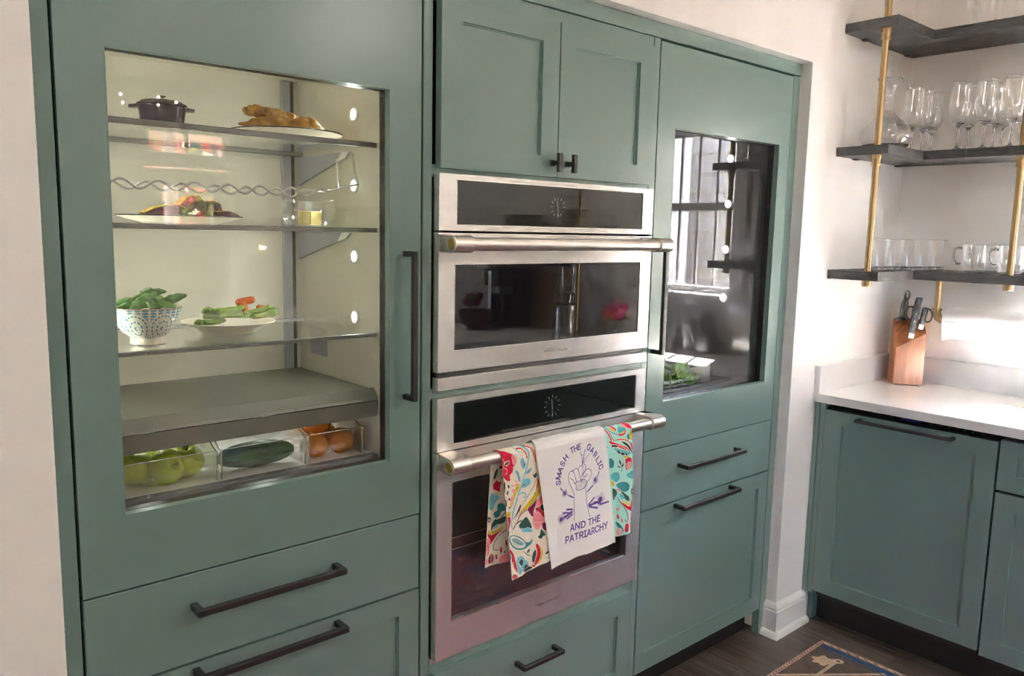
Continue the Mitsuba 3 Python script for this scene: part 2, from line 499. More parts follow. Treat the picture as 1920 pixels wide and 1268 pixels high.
k = thing('chandelier', 'ring chandelier with six small bulbs by the front door, mirrored in the left column', 'chandelier')
part(k, 'ring', tube([(1.02 + .27 * math.cos(t), -5.45 + .27 * math.sin(t), 2.46) for t in np.linspace(0, 2 * math.pi, 40)], .006, 8), 'brass', 40)
part(k, 'stem', cat_(rod((1.02, -5.45, 2.46), (1.02, -5.45, CEIL - .001), .006, 8), *[rod((1.02, -5.45, 2.6), (1.02 + .27 * math.cos(t), -5.45 + .27 * math.sin(t), 2.46), .003, 6) for t in (0, 2.1, 4.2)]), 'brass', 40)
for q in range(6):
    t = q * math.pi / 3 + .3
    part(k, 'bulb', trimesh.creation.icosphere(2, .012).apply_translation((1.02 + .27 * math.cos(t), -5.45 + .27 * math.sin(t), 2.485)), 'trim', True, emitter={'type': 'area', 'radiance': rgb(9, 7.5, 6)})
k = thing('wall_sconce', 'small wall lamp right of the front door, mirrored in the left column', 'wall lamp')
part(k, 'plate', cbox(2.31, 2.39, -6.198, -6.18, 1.20, 1.32, .004), 'brass', False)
part(k, 'bulb', trimesh.creation.icosphere(2, .018).apply_translation((2.35, -6.13, 1.27)), 'trim', True, emitter={'type': 'area', 'radiance': rgb(9, 7.5, 6)})

# ------------------------------------------------------------------ fillers and rail round the tall cabinets
k = thing('cabinet_surround', 'green painted filler strips, stiles and top rail framing the tall built-ins', 'cabinet trim')
part(k, 'filler', cbox(XW0 + .0005, -.7600, 0, .03, 0, 2.044), 'green', False)
part(k, 'filler', cbox(1.5145, XW1 - .0005, 0, .03, 0, 2.044), 'green', False)
part(k, 'rail', cbox(XW0 + .0005, XW1 - .0005, -.002, .03, 2.046, ZW - .0005), 'green', False)
part(k, 'stile', cbox(-.0285, -.0035, 0, .03, 0, 2.044), 'green', False)
part(k, 'stile', cbox(.7585, .7850, -.001, .03, 0, 2.044), 'green', False)
part(k, 'crosspiece', bx(-.003, .758, .002, .03, 2.0, 2.044), 'green', False)
part(k, 'crosspiece', bx(-.003, .758, .002, .03, 1.612, 1.64), 'green', False)
part(k, 'crosspiece', bx(-.003, .758, .001, .03, 1.095, 1.122), 'green', False)
part(k, 'crosspiece', bx(-.003, .758, .001, .03, .385, .445), 'green', False)
part(k, 'toe_kick', bx(-.76, 1.5145, .06, .08, 0, .105), 'toe', False)


# ------------------------------------------------------------------ column refrigerators
def column(label, x0, x1, op, zd, drawers, hx, hz, liner, inner, pulls):
    o0, o1, b0, b1 = op
    k = thing('refrigerator_column', label, 'refrigerator')
    d = part(k, 'door', xz(rect_ring(x0, x1, zd, 2.0385, o0, o1, b0, b1), 0, .019), 'green', False, 'flat green door panel with a window opening')
    # eased edge that catches light
    part(d, 'window_edge', xz(rect_ring(o0 - .0012, o1 + .0012, b0 - .0012, b1 + .0012, o0, o1, b0, b1), -.0006, .004), 'green', False)
    part(d, 'gasket', xz(rect_ring(o0 - .03, o1 + .03, b0 - .03, b1 + .03, o0 + .0005, o1 - .0005, b0 + .0005, b1 - .0005), .0195, .040), 'gasket', False, 'black window frame')
    pane_xz(d, o0 + .0008, o1 - .0008, b0 + .0008, b1 - .0008, .034, 'pane')
    bar_pull(d, hx, 0, 0, 0, -.044, .012, True, hz)
    i0, i1 = inner
    part(k, 'liner', cat_(bx(i0 - .02, i0, .042, .5, .94, 1.88), bx(i1, i1 + .02, .042, .5, .94, 1.88), bx(i0 - .02, i1 + .02, .46, .5, .94, 1.88),
                          bx(i0, i1, .042, .46, 1.86, 1.88), bx(i0, i1, .042, .46, .94, .952)), liner, False)
    part(k, 'cabinet_body', cat_(bx(x0, x1, .5, .7, .1, 2.04), bx(x0, i0 - .02, .042, .5, .1, 2.04), bx(i1 + .02, x1, .042, .5, .1, 2.04), bx(i0 - .02, i1 + .02, .042, .5, .1, .94), bx(i0 - .02, i1 + .02, .042, .5, 1.88, 2.04)), 'dark', False)
    for (z0, z1, style), hp in zip(drawers, pulls):
        m = slab(x0, x1, z0, z1, 0, .02) if style is None else shaker(x0, x1, z0, z1, 0, .02, a=style)
        q = part(k, 'drawer', m, 'green', False)
        if hp[3]:
            bar_pull(q, hp[0], hp[1], hp[2], .009 if hp[4] else 0, -.045, .013)
        else:
            bar_pull(q, hp[0], hp[1], hp[2], 0, -.045, .013)
    return k


FR = column('left green refrigerator column with food behind a lit window', -.7547, -.0341, (-.678, -.1166, .9676, 1.7887), .8265,
            [(.6415, .8225, None), (.11, .6375, (-.698, -.090, .17, .585))], -.0755, (1.108, 1.4445), 'liner', (-.722, -.104),
            [(-.569, -.251, .757, 0, 0), (-.569, -.247, .622, 0, 0)])
FZ = column('right green refrigerator column with greens behind a window full of reflections', .7896, 1.5094, (.8707, 1.4441, .9799, 1.8036), .8352,
            [(.6445, .8312, None), (.1046, .6403, (.829, 1.452, .164, .586))], .806, (1.138, 1.466), 'grey_plastic', (.83, 1.462),
            [(.962, 1.290, .762, 0, 0), (.952, 1.272, .629, 0, 0)])


def leds(k, x, nx, y, zs, on=LED_RADIANCE, r=.0125):
    a = np.arange(20) * 2 * np.pi / 20
    for z in zs:
        q = part(k, 'interior_lamp', rot(lathe([(0, 0), (r + .004, 0), (r + .004, .002), (r, .004), (0, .0035)], 20), 90 * nx, (0, 1, 0)).apply_translation((x, y, z)), 'white_plastic')
        m = trimesh.Trimesh(np.vstack([[(x + nx * .0045, y, z)], np.stack([np.full(20, x + nx * .0045), y + r * np.cos(a), z + r * np.sin(a)], 1)]),
                            [((0, 1 + j, 1 + (j + 1) % 20) if nx > 0 else (0, 1 + (j + 1) % 20, 1 + j)) for j in range(20)])
        part(q, 'bulb', m, 'white_plastic', False, emitter={'type': 'area', 'radiance': rgb(*on)})


leds(FR, -.1042, -1, .168, (1.753, 1.591, 1.426, 1.282))
leds(FR, -.7218, 1, .168, (1.753, 1.591, 1.426, 1.282))
leds(FZ, 1.4618, -1, .2, (1.769, 1.607, 1.442, 1.265), tuple(.35 * c for c in LED_RADIANCE))

# shelves of the left column
for z, th, y0 in ((1.682, .011, .066), (1.4935, .010, .066), (1.2545, .008, .066)):
    q = part(FR, 'shelf', bx(-.716, -.108, y0 + .012, .43, z - .005, z - .0004), 'thin_glass', False, 'glass shelf')
    part(q, 'front_trim', cbox(-.7165, -.1075, y0, y0 + .0115, z - th, z, .0008), 'shelf_edge', False, 'dark front edge')
    part(q, 'rear_trim', cbox(-.7165, -.1075, .4305, .445, z - th, z, .0008), 'lid_grey', False)
    if z > 1.3:
        part(q, 'bracket', yz(Polygon([(.445, z - .012), (.445, z - .085), (.40, z - .072), (.20, z - .024), (.18, z - .012)]), -.112, -.106), 'liner_grey', False)
        part(q, 'clip', yz(Polygon([(.215, z - .012), (.24, z - .034), (.20, z - .026), (.185, z - .012)]), -.1135, -.1122), 'white_plastic', False)
part(FR, 'rear_channel', cbox(-.150, -.127, .450, .4598, .955, 1.858, .001), 'liner_grey', False)
part(FR, 'rear_slot', bx(-.125, -.116, .456, .4595, .955, 1.858), 'shelf_edge', False)
part(FR, 'thermometer_panel', cat_(cbox(-.1048, -.1042, .31, .40, 1.165, 1.235, .0002)), 'liner_grey', False)
# wavy wire rack
r1 = [(x, .085, 1.566 + .0082 * math.sin((x + .59) / .067 * 2 * math.pi)) for x in np.linspace(-.70, -.236, 110)]
r1 += [(-.22, .085, 1.570), (-.16, .10, 1.585), (-.118, .13, 1.592), (-.116, .15, 1.62), (-.116, .16, 1.664)]
r2 = [(x, .150, 1.566 + .0082 * math.sin((x + .565) / .067 * 2 * math.pi + 2.6)) for x in np.linspace(-.70, -.236, 110)]
r2 += [(-.20, .16, 1.572), (-.13, .20, 1.582), (-.116, .23, 1.60), (-.115, .235, 1.655)]
q = part(FR, 'wire_rack', tube(r1, .0026, 8), 'wire', 30, 'pale wavy wire rack')
part(q, 'rear_wire', tube(r2, .0026, 8), 'wire', 30)
leds_tray = [(x, .26) for x in (-.56, -.30)]
for x, y in leds_tray:
    a = np.arange(20) * 2 * np.pi / 20
    q = part(FR, 'tray_lamp', lathe([(0, 1.108), (.014, 1.108), (.014, 1.1118), (0, 1.1118)], 20, (x, y, 0)), 'white_plastic')
    part(q, 'bulb', trimesh.Trimesh(np.vstack([[(x, y, 1.1075)], np.stack([x + .011 * np.cos(a), y + .011 * np.sin(a), np.full(20, 1.1075)], 1)]), [(0, 1 + (j + 1) % 20, 1 + j) for j in range(20)]), 'white_plastic', False, emitter={'type': 'area', 'radiance': rgb(*[.8 * c for c in LED_RADIANCE])})
# lid and pull-out tray front
part(FR, 'tray_lid', cat_(cbox(-.716, -.108, .082, .455, 1.112, 1.120, .001),
                          yz(Polygon([(.084, 1.124), (.090, 1.118), (.074, 1.099), (.064, 1.0985), (.066, 1.104)]), -.716, -.108)), 'lid_grey', False, 'grey lid over the clear bins')
part(FR, 'tray_front', yz(Polygon([(.066, 1.0955), (.074, 1.0955), (.080, 1.060), (.072, 1.058)]), -.716, -.106), 'lid_grey', False)
part(FR, 'tray_floor', cat_(bx(-.716, -.108, .092, .44, .9535, .9658)), 'white_plastic', False)
part(FR, 'tray_edge', cbox(-.718, -.106, .068, .0918, .9525, .9672, .0015), 'grey_plastic', False)
part(FZ, 'tray_floor', cat_(bx(.836, 1.456, .10, .44, .9535, .972), *[bx(.836, 1.456, a, a + .006, .972, .976) for a in (.105, .118, .131)]), 'grey_plastic', False)
part(FZ, 'tray_edge', cbox(.834, 1.458, .068, .0985, .9525, .985, .0015), 'grey_plastic', False)

# ------------------------------------------------------------------ double-door wall cabinet
k = thing('wall_cabinet', 'green two-door shaker cabinet above the upper oven', 'cabinet')
part(k, 'body', bx(.002, .752, .0305, .6, 1.645, 2.03), 'dark', False)
for (x0, x1, a, kx) in ((.0055, .3695, (.064, .312, 1.682, 1.957), .3525), (.3725, .7400, (.429, .680, 1.683, 1.959), .4055)):
    d = part(k, 'door', shaker(x0, x1, 1.6315, 2.0105, -.02, .0015, a=a), 'green', False)
    part(d, 'knob', cat_(cbox(kx - .006, kx + .006, -.052, -.041, 1.643, 1.689, .001), cbox(kx - .0055, kx + .0055, -.042, -.0195, 1.660, 1.671, .0006), cbox(kx - .008, kx + .008, -.0225, -.0195, 1.6575, 1.6735, .0008)), 'pull', False, 'black T-bar knob')

# ------------------------------------------------------------------ ovens
YO = -.0225


def spaced(parent, text, x0, x1, z, h, y, m='logo'):
    ms = []
    for i, c in enumerate(text):
        t = meshkit.text_mesh(c, h, .0006)
        t.apply_translation((-t.bounds[:, 0].mean() + (x0 + (x1 - x0) * i / (len(text) - 1)), 0, 0))
        ms.append(t)
    t = cat_(*ms)
    t.apply_transform(np.array([[1, 0, 0, 0], [0, 0, -1, y], [0, 1, 0, z], [0, 0, 0, 1.0]]))
    return part(parent, 'lettering', t, m, False, 'small grey lettering')


def steel_ring(parent, name, x0, x1, z0, z1, w, y0=YO, y1=-.001):
    a0, a1, b0, b1 = w
    m = xz(rect_ring(x0, x1, z0, z1, a0, a1, b0, b1), y0, y1)
    q = steel(parent, name, m)
    edge = xz(rect_ring(a0 - .0022, a1 + .0022, b0 - .0022, b1 + .0022, a0, a1, b0, b1), y0 - .0007, y0 + .004)
    part(q, 'trim', edge, 'chrome', False, 'bright edge round the glass')
    return q


def clock(parent, x, z, r):
    ms = []
    for i in range(12):
        a = i * math.pi / 6
        b = cbox(-.0005, .0005, -.0003, .0003, r * .72, r, .0001)
        ms.append(move(rot(b, -math.degrees(a), (0, 1, 0)), x, 0, z))
    ms.append(move(rot(bx(-.0006, .0006, -.0003, .0003, -.1 * r, .95 * r), 175, (0, 1, 0)), x, 0, z))
    ms.append(move(rot(bx(-.0006, .0006, -.0003, .0003, -.1 * r, .62 * r), -8, (0, 1, 0)), x, 0, z))
    return part(parent, 'clock_dial', move(cat_(*ms), 0, YO + .0002, 0), 'mark', False, 'faint clock dial')


def oven_handle(parent, z, y=-.080, x0=-.009, x1=.765, r=.0152):
    h = part(parent, 'handle', tube([(x, y, z) for x in np.linspace(x0 + .05, x1 - .05, 9)], r, 32), 'steel_round', 40, 'brushed steel tube handle')
    for s, a in ((1, x0), (-1, x1)):
        pts = []
        R = .0195
        for t in np.linspace(0, 2 * np.pi, 28, endpoint=False):
            pts += [(a + s * .0012, y + R * .94 * math.cos(t), z + R * .94 * math.sin(t)), (a + s * .003, y + R * math.cos(t), z + R * math.sin(t)), (a + s * .056, y + R * math.cos(t), z + R * math.sin(t)), (a + s * .058, y + R * .9 * math.cos(t), z + R * .9 * math.sin(t))]
        off = .012 if s > 0 else .010
        pts += [(a + s * (off + e), YO - .0005, z + w) for e in (0, .042) for w in (-.0195, .0195)]
        b = part(h, 'bracket', hull(pts), 'steel_round', 35)
        c = lathe([(0, 0), (.0128, 0), (.0128, .0016), (.0118, .0022), (.0112, .0014), (0, .0014)], 32)
        c = rot(c, -90 * s, (0, 1, 0))
        part(h, 'end_cap', move(c, a + s * .0012, y, z), 'brass_cap', 40, 'brass disc on the handle end')
    return h


def oven(label, zpanel, disp, zdoor, win, zh, zlogo, rack=False):
    k = thing('wall_oven', label, 'oven')
    z0, z1 = zpanel
    part(k, 'body', bx(.006, .750, .031, .6, zdoor[0], z1), 'dark', False)
    part(k, 'side_trim', bx(.001, .012, -.0205, .0305, zdoor[0] + .002, z1 - .002), 'dark', False)
    part(k, 'side_trim', bx(.744, .755, -.0205, .0305, zdoor[0] + .002, z1 - .002), 'dark', False)
    p = steel_ring(k, 'control_panel', 0, .756, z0, z1, disp)
    part(p, 'display', bx(disp[0], disp[1], YO + .0018, YO + .02, disp[2], disp[3]), 'black_glass' if not rack else 'display', False, 'black glass display')
    clock(p, .3745, (disp[2] + disp[3]) / 2 + .014 * 0, .026 if not rack else .030)
    d = steel_ring(k, 'door', 0, .756, zdoor[0], zdoor[1], win)
    return k, p, d


k, p, d = oven('upper stainless speed oven with short window under the green cabinet', (1.4915, 1.62), (.051, .7095, 1.506, 1.607), (1.1625, 1.4865), (.0475, .7085, 1.213, 1.413), 1.463, 1.188)
part(d, 'window_glass', bx(.0475, .7085, YO + .0022, YO + .018, 1.213, 1.413), 'black_glass', False, 'dark mirror-like oven glass')
oven_handle(d, 1.4625)
spaced(d, 'MONOGRAM', .345, .418, 1.183, .0068, YO - .0003)
steel(k, 'vent_strip', cbox(0, .756, YO, 0, 1.119, 1.149, .001))
part(k, 'vent_gap', bx(.004, .752, -.012, .03, 1.1495, 1.162), 'gasket', False)
k, p, d = oven('lower stainless wall oven with towels hanging on its handle', (.972, 1.1005), (.049, .7105, .987, 1.085), (.4475, .9685), (.0475, .696, .5365, .891), .952, .486, True)
LOW_OVEN = k
part(d, 'window_glass', bx(.0475, .696, YO + .0022, YO + .004, .5365, .891), 'pane', False, 'clear dark oven glass')
part(d, 'cavity', cat_(bx(.04, .71, .30, .31, .50, .93), bx(.03, .04, -.015, .3, .50, .93), bx(.71, .72, -.015, .3, .50, .93), bx(.04, .71, -.015, .3, .50, .51), bx(.04, .71, -.015, .3, .92, .93)), 'black_plastic', False)
part(d, 'rack', cat_(*[rod((.045, y, z), (.705, y, z), .0025, 8) for z in (.70, .73) for y in (.02, .08, .14, .2, .26)]), 'chrome', 30, 'bright oven rack wires')
oven_handle(d, .9515)
spaced(d, 'MONOGRAM', .338, .409, .4845, .0068, YO - .0003, 'logo')
steel(k, 'bottom_trim', cbox(-.0035, .758, -.006, 0, .432, .4465, .0008))

k = thing('drawer_cabinet', 'green shaker drawer under the lower oven', 'drawer')
part(k, 'drawer', shaker(.004, .735, .106, .4085, -.02, .0008, a=(.062, .677, .164, .350)), 'green', False)
part(k, 'box', bx(.02, .72, .0305, .5, .11, .38), 'dark', False)
bar_pull(k, .262, .412, .346, -.02, -.062, .012)

# print of the towels: kind, ink, line width and points (x, z) in millimetres
ART_W = [
 ('l', 'P', 1.7, [(387,740),(385,780),(384,809),(381,822),(374,832),(366,843),(361,855),(360,867),(363,875),(371,879),(379,880)]),
 ('l', 'P', 1.6, [(370,879),(377,877),(382,869),(386,856),(392,845)]),
 ('l', 'P', 1.6, [(377,877),(382,882),(389,883),(395,878),(399,869),(405,850)]),
 ('l', 'P', 1.6, [(396,878),(397,884),(401,888),(408,887),(412,880),(414,869),(409,857)]),
 ('l', 'P', 1.6, [(412,883),(414,890),(421,888),(424,877),(419,870),(413,863)]),
 ('l', 'P', 1.7, [(408,855),(416,865),(425,873),(435,874),(444,867),(448,859),(445,851),(437,843),(429,838),(426,829)]),
 ('l', 'P', 1.4, [(415,853),(423,859),(432,861),(426,856),(420,852)]),
 ('l', 'P', 1.7, [(384,843),(392,836),(388,829),(392,823),(404,822),(417,823),(425,829),(427,842),(422,846),(413,851),(403,848),(393,845),(384,843)]),
 ('l', 'P', 1.0, [(409,849),(395,837),(393,825)]),
 ('l', 'P', 1.0, [(409,849),(401,834),(398,824)]),
 ('l', 'P', 1.0, [(410,849),(406,833),(404,823)]),
 ('l', 'P', 1.0, [(411,849),(412,833),(411,823)]),
 ('l', 'P', 1.0, [(412,849),(419,835),(418,823)]),
 ('l', 'P', 1.0, [(414,848),(423,837),(422,829)]),
 ('l', 'P', 1.4, [(366,860),(378,854),(383,844)]),
 ('l', 'P', 1.8, [(409,889),(410,905),(402,925)]),
 ('l', 'P', 1.8, [(412,891),(413,912),(420,929)]),
 ('l', 'P', 1.6, [(415,892),(422,903),(436,914)]),
 ('l', 'P', 1.3, [(413,894),(417,907),(424,926)]),
 ('l', 'P', 1.3, [(407,917),(412,913),(415,916)]),
 ('l', 'P', 1.7, [(424,829),(426,807),(432,769),(443,741)]),
 ('f', 'P', 2.2, [(383,804),(363,815)]),
 ('l', 'P', 1.0, [(363,815),(352,820),(335,838)]),
 ('b', 'P', 0, [(348,824),(356,827)]),
 ('f', 'P', 1.5, [(341,831),(332,841)]),
 ('f', 'P', 5, [(384,770),(350,758)]),
 ('f', 'P', 3, [(382,762),(359,752)]),
 ('f', 'P', 3, [(383,773),(357,778)]),
 ('f', 'P', 3, [(368,768),(344,771)]),
 ('b', 'P', 0, [(339,755),(351,757)]),
 ('f', 'P', 2.6, [(428,810),(453,824)]),
 ('b', 'P', 0, [(463,837),(473,840)]),
 ('l', 'P', 1.0, [(453,824),(463,837),(475,851)]),
 ('f', 'P', 1.6, [(471,844),(477,857)]),
 ('f', 'P', 4, [(432,771),(479,774)]),
 ('b', 'P', 0, [(485,778),(501,785)]),
 ('f', 'P', 3, [(432,772),(461,789)]),
 ('f', 'P', 3, [(434,770),(475,757)]),
 ('f', 'P', 3, [(479,764),(521,765)]),
 ('f', 'P', 2.5, [(457,779),(492,764)]),
]
ART_F = [
 ('p', 'mustard', 0.0, [(185,788),(202,810),(221,819),(251,843),(263,896),(276,895),(278,855),(253,825),(236,805),(213,807),(195,797)]),
 ('p', 'mustard', 0.0, [(185,877),(195,881),(195,864),(182,852),(174,828),(166,818),(165,835),(175,853)]),
 ('p', 'red', 0.0, [(119,971),(146,968),(172,957),(185,946),(184,929),(174,926),(173,911),(162,907),(166,891),(155,892),(148,899),(141,908),(140,937),(136,954)]),
 ('p', 'pink', 0.0, [(168,957),(181,949),(184,932),(174,929),(170,943)]),
 ('l', 'white', 1.3, [(147,941),(161,944),(162,934),(152,930),(145,935),(147,941)]),
 ('p', 'green', 0.0, [(145,936),(152,941),(158,939),(154,933),(149,932)]),
 ('l', 'white', 1.3, [(143,928),(154,923),(155,913),(148,910)]),
 ('l', 'white', 1.0, [(139,951),(147,940),(141,930)]),
 ('p', 'pink', 0.0, [(227,967),(237,963),(247,944),(253,922),(250,920),(244,932),(235,951)]),
 ('l', 'red', 3.0, [(186,965),(201,966),(214,956),(219,940)]),
 ('l', 'mustard', 2.0, [(182,962),(197,962),(209,954)]),
 ('l', 'red', 2.6, [(214,969),(231,964),(239,955)]),
 ('l', 'teal', 4.6, [(172,791),(176,810),(190,847),(205,882),(221,919),(226,947),(218,963),(205,971)]),
 ('l', 'teal', 2.3, [(173,761),(171,791)]),
 ('l', 'teal', 3.0, [(182,969),(190,958),(199,959)]),
 ('p', 'teal', 0.0, [(196,937),(205,945),(209,934),(215,929),(215,915),(208,911),(199,923)]),
 ('p', 'dark', 0.0, [(207,928),(212,927),(212,919),(208,922)]),
 ('p', 'teal', 0.0, [(215,899),(222,910),(239,911),(231,900),(218,897)]),
 ('p', 'dark', 0.0, [(220,901),(227,906),(230,904),(223,899)]),
 ('p', 'teal', 0.0, [(198,869),(207,884),(218,889),(232,882),(234,872),(223,865),(208,864)]),
 ('p', 'dark', 0.0, [(205,870),(213,876),(216,873),(208,869)]),
 ('p', 'teal', 0.0, [(178,916),(190,912),(196,898),(200,880),(192,884),(188,899)]),
 ('l', 'teal', 3.0, [(184,840),(195,852),(208,854),(219,848),(218,838),(209,841)]),
 ('l', 'pink', 3.0, [(170,877),(183,876),(189,882),(183,889)]),
 ('p', 'pink', 0.0, [(171,870),(182,868),(182,858),(173,857)]),
 ('p', 'pink', 0.0, [(166,850),(174,851),(175,839),(167,835)]),
 ('l', 'dark', 1.6, [(258,892),(250,873),(235,850),(213,828),(194,812),(178,792)]),
 ('p', 'green', 0.0, [(239,898),(245,890),(251,899),(254,887),(247,882),(242,885)]),
 ('p', 'orange', 0.0, [(257,883),(263,870),(260,853),(250,849),(253,866)]),
 ('l', 'dark', 1.6, [(260,859),(251,843),(245,843)]),
 ('p', 'purple', 0.0, [(200,828),(202,816),(195,806),(180,792),(191,812)]),
 ('l', 'plum', 2.6, [(190,785),(202,801),(225,805)]),
 ('p', 'pink', 0.0, [(240,809),(259,821),(278,847),(280,804),(264,804)]),
 ('p', 'plum', 0.0, [(225,808),(240,815),(251,823),(252,831),(256,828),(252,811),(244,797),(247,779),(241,783),(229,798)]),
 ('p', 'red', 0.0, [(248,804),(268,804),(281,792),(283,768),(272,779),(256,792)]),
 ('p', 'dark', 0.0, [(264,804),(280,812),(282,783)]),
 ('p', 'pink', 0.0, [(247,794),(260,794),(274,779),(285,761),(273,752),(258,742),(244,762),(241,774)]),
 ('p', 'plum', 0.0, [(273,758),(287,761),(290,733),(278,742)]),
 ('l', 'white', 1.3, [(245,771),(253,765),(263,766),(273,760),(280,765)]),
 ('l', 'dark', 3.0, [(177,766),(188,781),(207,782),(226,775)]),
 ('p', 'green', 0.0, [(207,782),(222,789),(230,777),(238,766),(242,750),(226,757),(215,757),(204,760),(192,770)]),
 ('p', 'teal', 0.0, [(198,764),(215,757),(230,759),(248,742),(223,746),(208,751)]),
 ('p', 'green', 0.0, [(261,725),(270,729),(272,746),(280,735),(288,724),(278,724),(275,716),(267,721)]),
 ('p', 'tealdark', 0.0, [(161,747),(170,753),(189,747),(204,738),(224,719),(237,717),(244,728),(243,714),(232,707),(213,704),(186,711),(169,727)]),
 ('p', 'cream', 0.0, [(166,746),(174,749),(189,743),(204,733),(222,717),(217,709),(190,714),(174,728)]),
 ('p', 'teal', 0.0, [(172,744),(182,742),(205,726),(216,717),(205,715),(186,722),(174,735)]),
 ('l', 'dark', 2.0, [(176,740),(189,729),(205,720)]),
 ('l', 'plum', 1.3, [(182,742),(197,733),(216,718)]),
 ('l', 'white', 1.0, [(178,732),(193,721),(209,716)]),
 ('l', 'green', 2.0, [(213,700),(225,689),(237,682)]),
 ('p', 'green', 0.0, [(225,694),(236,701),(238,698),(231,689)]),
 ('p', 'mustard', 0.0, [(259,709),(273,698),(281,678),(277,660),(261,649),(266,675)]),
 ('p', 'red', 0.0, [(253,710),(265,706),(274,685),(273,668),(259,650),(249,651),(257,672),(260,689)]),
 ('p', 'green', 0.0, [(243,673),(246,687),(256,696),(258,684),(255,666),(247,658)]),
 ('l', 'white', 1.0, [(256,699),(261,689),(260,677),(253,667)]),
 ('p', 'green', 0.0, [(284,675),(296,683),(299,676),(292,673)]),
 ('l', 'teal', 1.6, [(285,665),(302,659)]),
 ('p', 'teal', 0.0, [(187,681),(194,691),(209,690),(218,676),(229,670),(236,658),(226,656),(219,646),(207,649),(200,639),(191,663)]),
 ('p', 'green', 0.0, [(195,676),(206,685),(214,671),(207,661)]),
 ('p', 'green', 0.0, [(211,651),(218,664),(230,661),(238,650),(219,643)]),
 ('p', 'dark', 0.0, [(226,653),(242,653),(248,646),(211,641)]),
 ('l', 'white', 1.3, [(189,684),(199,666),(207,655),(218,652)]),
 ('p', 'red', 0.0, [(158,721),(169,716),(179,703),(185,685),(196,647),(184,656),(174,682),(173,700),(164,711)]),
 ('l', 'mustard', 1.6, [(180,681),(178,669),(188,655)]),
 ('p', 'teal', 0.0, [(162,707),(171,703),(174,691),(166,687)]),
 ('p', 'red', 0.0, [(175,646),(184,650),(196,639),(188,637),(177,635)]),
 ('p', 'green', 0.0, [(179,647),(185,647),(184,641),(180,641)]),
 ('p', 'red', 0.0, [(243,657),(257,652),(253,647),(245,651)]),
 ('p', 'red', 0.0, [(150,810),(165,804),(169,791),(162,767),(157,753),(153,775)]),
 ('p', 'plum', 0.0, [(150,796),(158,797),(156,780),(152,775)]),
 ('p', 'dark', 0.0, [(159,762),(164,766),(163,752),(157,751)]),
 ('p', 'plum', 0.0, [(147,851),(157,843),(155,829),(149,824)]),
 ('p', 'dark', 0.0, [(144,894),(150,890),(149,864),(145,868)]),
 ('p', 'green', 0.0, [(152,867),(161,868),(156,854)]),
 ('p', 'green', 0.0, [(158,851),(167,846),(162,839)]),
 ('p', 'green', 0.0, [(154,886),(165,878),(159,871)]),
 ('p', 'dark', 0.0, [(159,828),(166,825),(163,819)]),
 ('p', 'mustard', 0.0, [(156,814),(168,814),(167,800),(154,802)]),
 ('l', 'white', 1.3, [(148,893),(154,872),(151,850),(157,831),(152,809),(162,784),(157,762)]),
 ('p', 'red', 0.0, [(259,947),(266,947),(269,932),(261,938)]),
 ('p', 'green', 0.0, [(266,917),(273,921),(275,894),(268,902)]),
]
ART_B = [
 ('p', 'green', 0.0, [(141,889),(144,905),(155,919),(157,906),(148,890)]),
 ('l', 'teal', 2.0, [(155,894),(172,906),(177,915)]),
 ('l', 'mustard', 3.3, [(166,889),(177,893)]),
 ('p', 'dark', 0.0, [(158,920),(175,920),(164,910)]),
 ('p', 'orange', 0.0, [(140,920),(144,915),(140,909)]),
 ('p', 'red', 0.0, [(141,880),(147,880),(152,889),(156,880),(170,880),(163,867),(166,852),(151,861),(142,865)]),
 ('p', 'teal', 0.0, [(128,837),(133,856),(144,853),(162,844),(163,835),(150,832),(143,810),(128,816)]),
 ('p', 'tealdark', 0.0, [(145,798),(147,806),(159,806),(155,819),(164,827),(182,818),(185,801),(170,804),(165,790),(152,788)]),
 ('l', 'plum', 2.6, [(158,777),(171,789),(185,801)]),
 ('p', 'green', 0.0, [(137,756),(140,776),(151,788),(158,783),(186,790),(182,772),(164,770),(146,769)]),
 ('p', 'teal', 0.0, [(148,762),(151,770),(164,772),(159,764)]),
 ('p', 'dark', 0.0, [(125,797),(130,798),(138,792),(136,783),(127,783)]),
 ('p', 'cream', 0.0, [(130,791),(133,790),(134,786),(130,787)]),
 ('p', 'mustard', 0.0, [(126,768),(133,757),(153,755),(179,767),(175,759),(150,744),(137,738),(128,755)]),
 ('p', 'red', 0.0, [(126,759),(137,747),(153,749),(183,758),(161,747),(148,733),(139,722),(128,741)]),
 ('p', 'pink', 0.0, [(124,748),(135,739),(137,724),(130,714),(122,698),(121,713)]),
 ('l', 'red', 3.0, [(125,727),(134,716),(129,699)]),
 ('l', 'dark', 2.0, [(186,753),(165,743),(152,729),(145,707),(162,704)]),
 ('p', 'red', 0.0, [(182,724),(187,729),(190,710),(183,709)]),
 ('p', 'red', 0.0, [(166,708),(172,712),(175,696),(169,693)]),
 ('p', 'red', 0.0, [(154,694),(160,694),(161,679),(155,681)]),
 ('p', 'pink', 0.0, [(168,686),(188,693),(200,678),(201,662),(163,670)]),
 ('p', 'plum', 0.0, [(136,699),(149,697),(150,672),(129,676)]),
 ('l', 'red', 2.3, [(142,699),(142,675)]),
 ('p', 'pink', 0.0, [(122,693),(131,687),(129,674),(120,675)]),
 ('p', 'dark', 0.0, [(177,696),(184,700),(181,690)]),
]
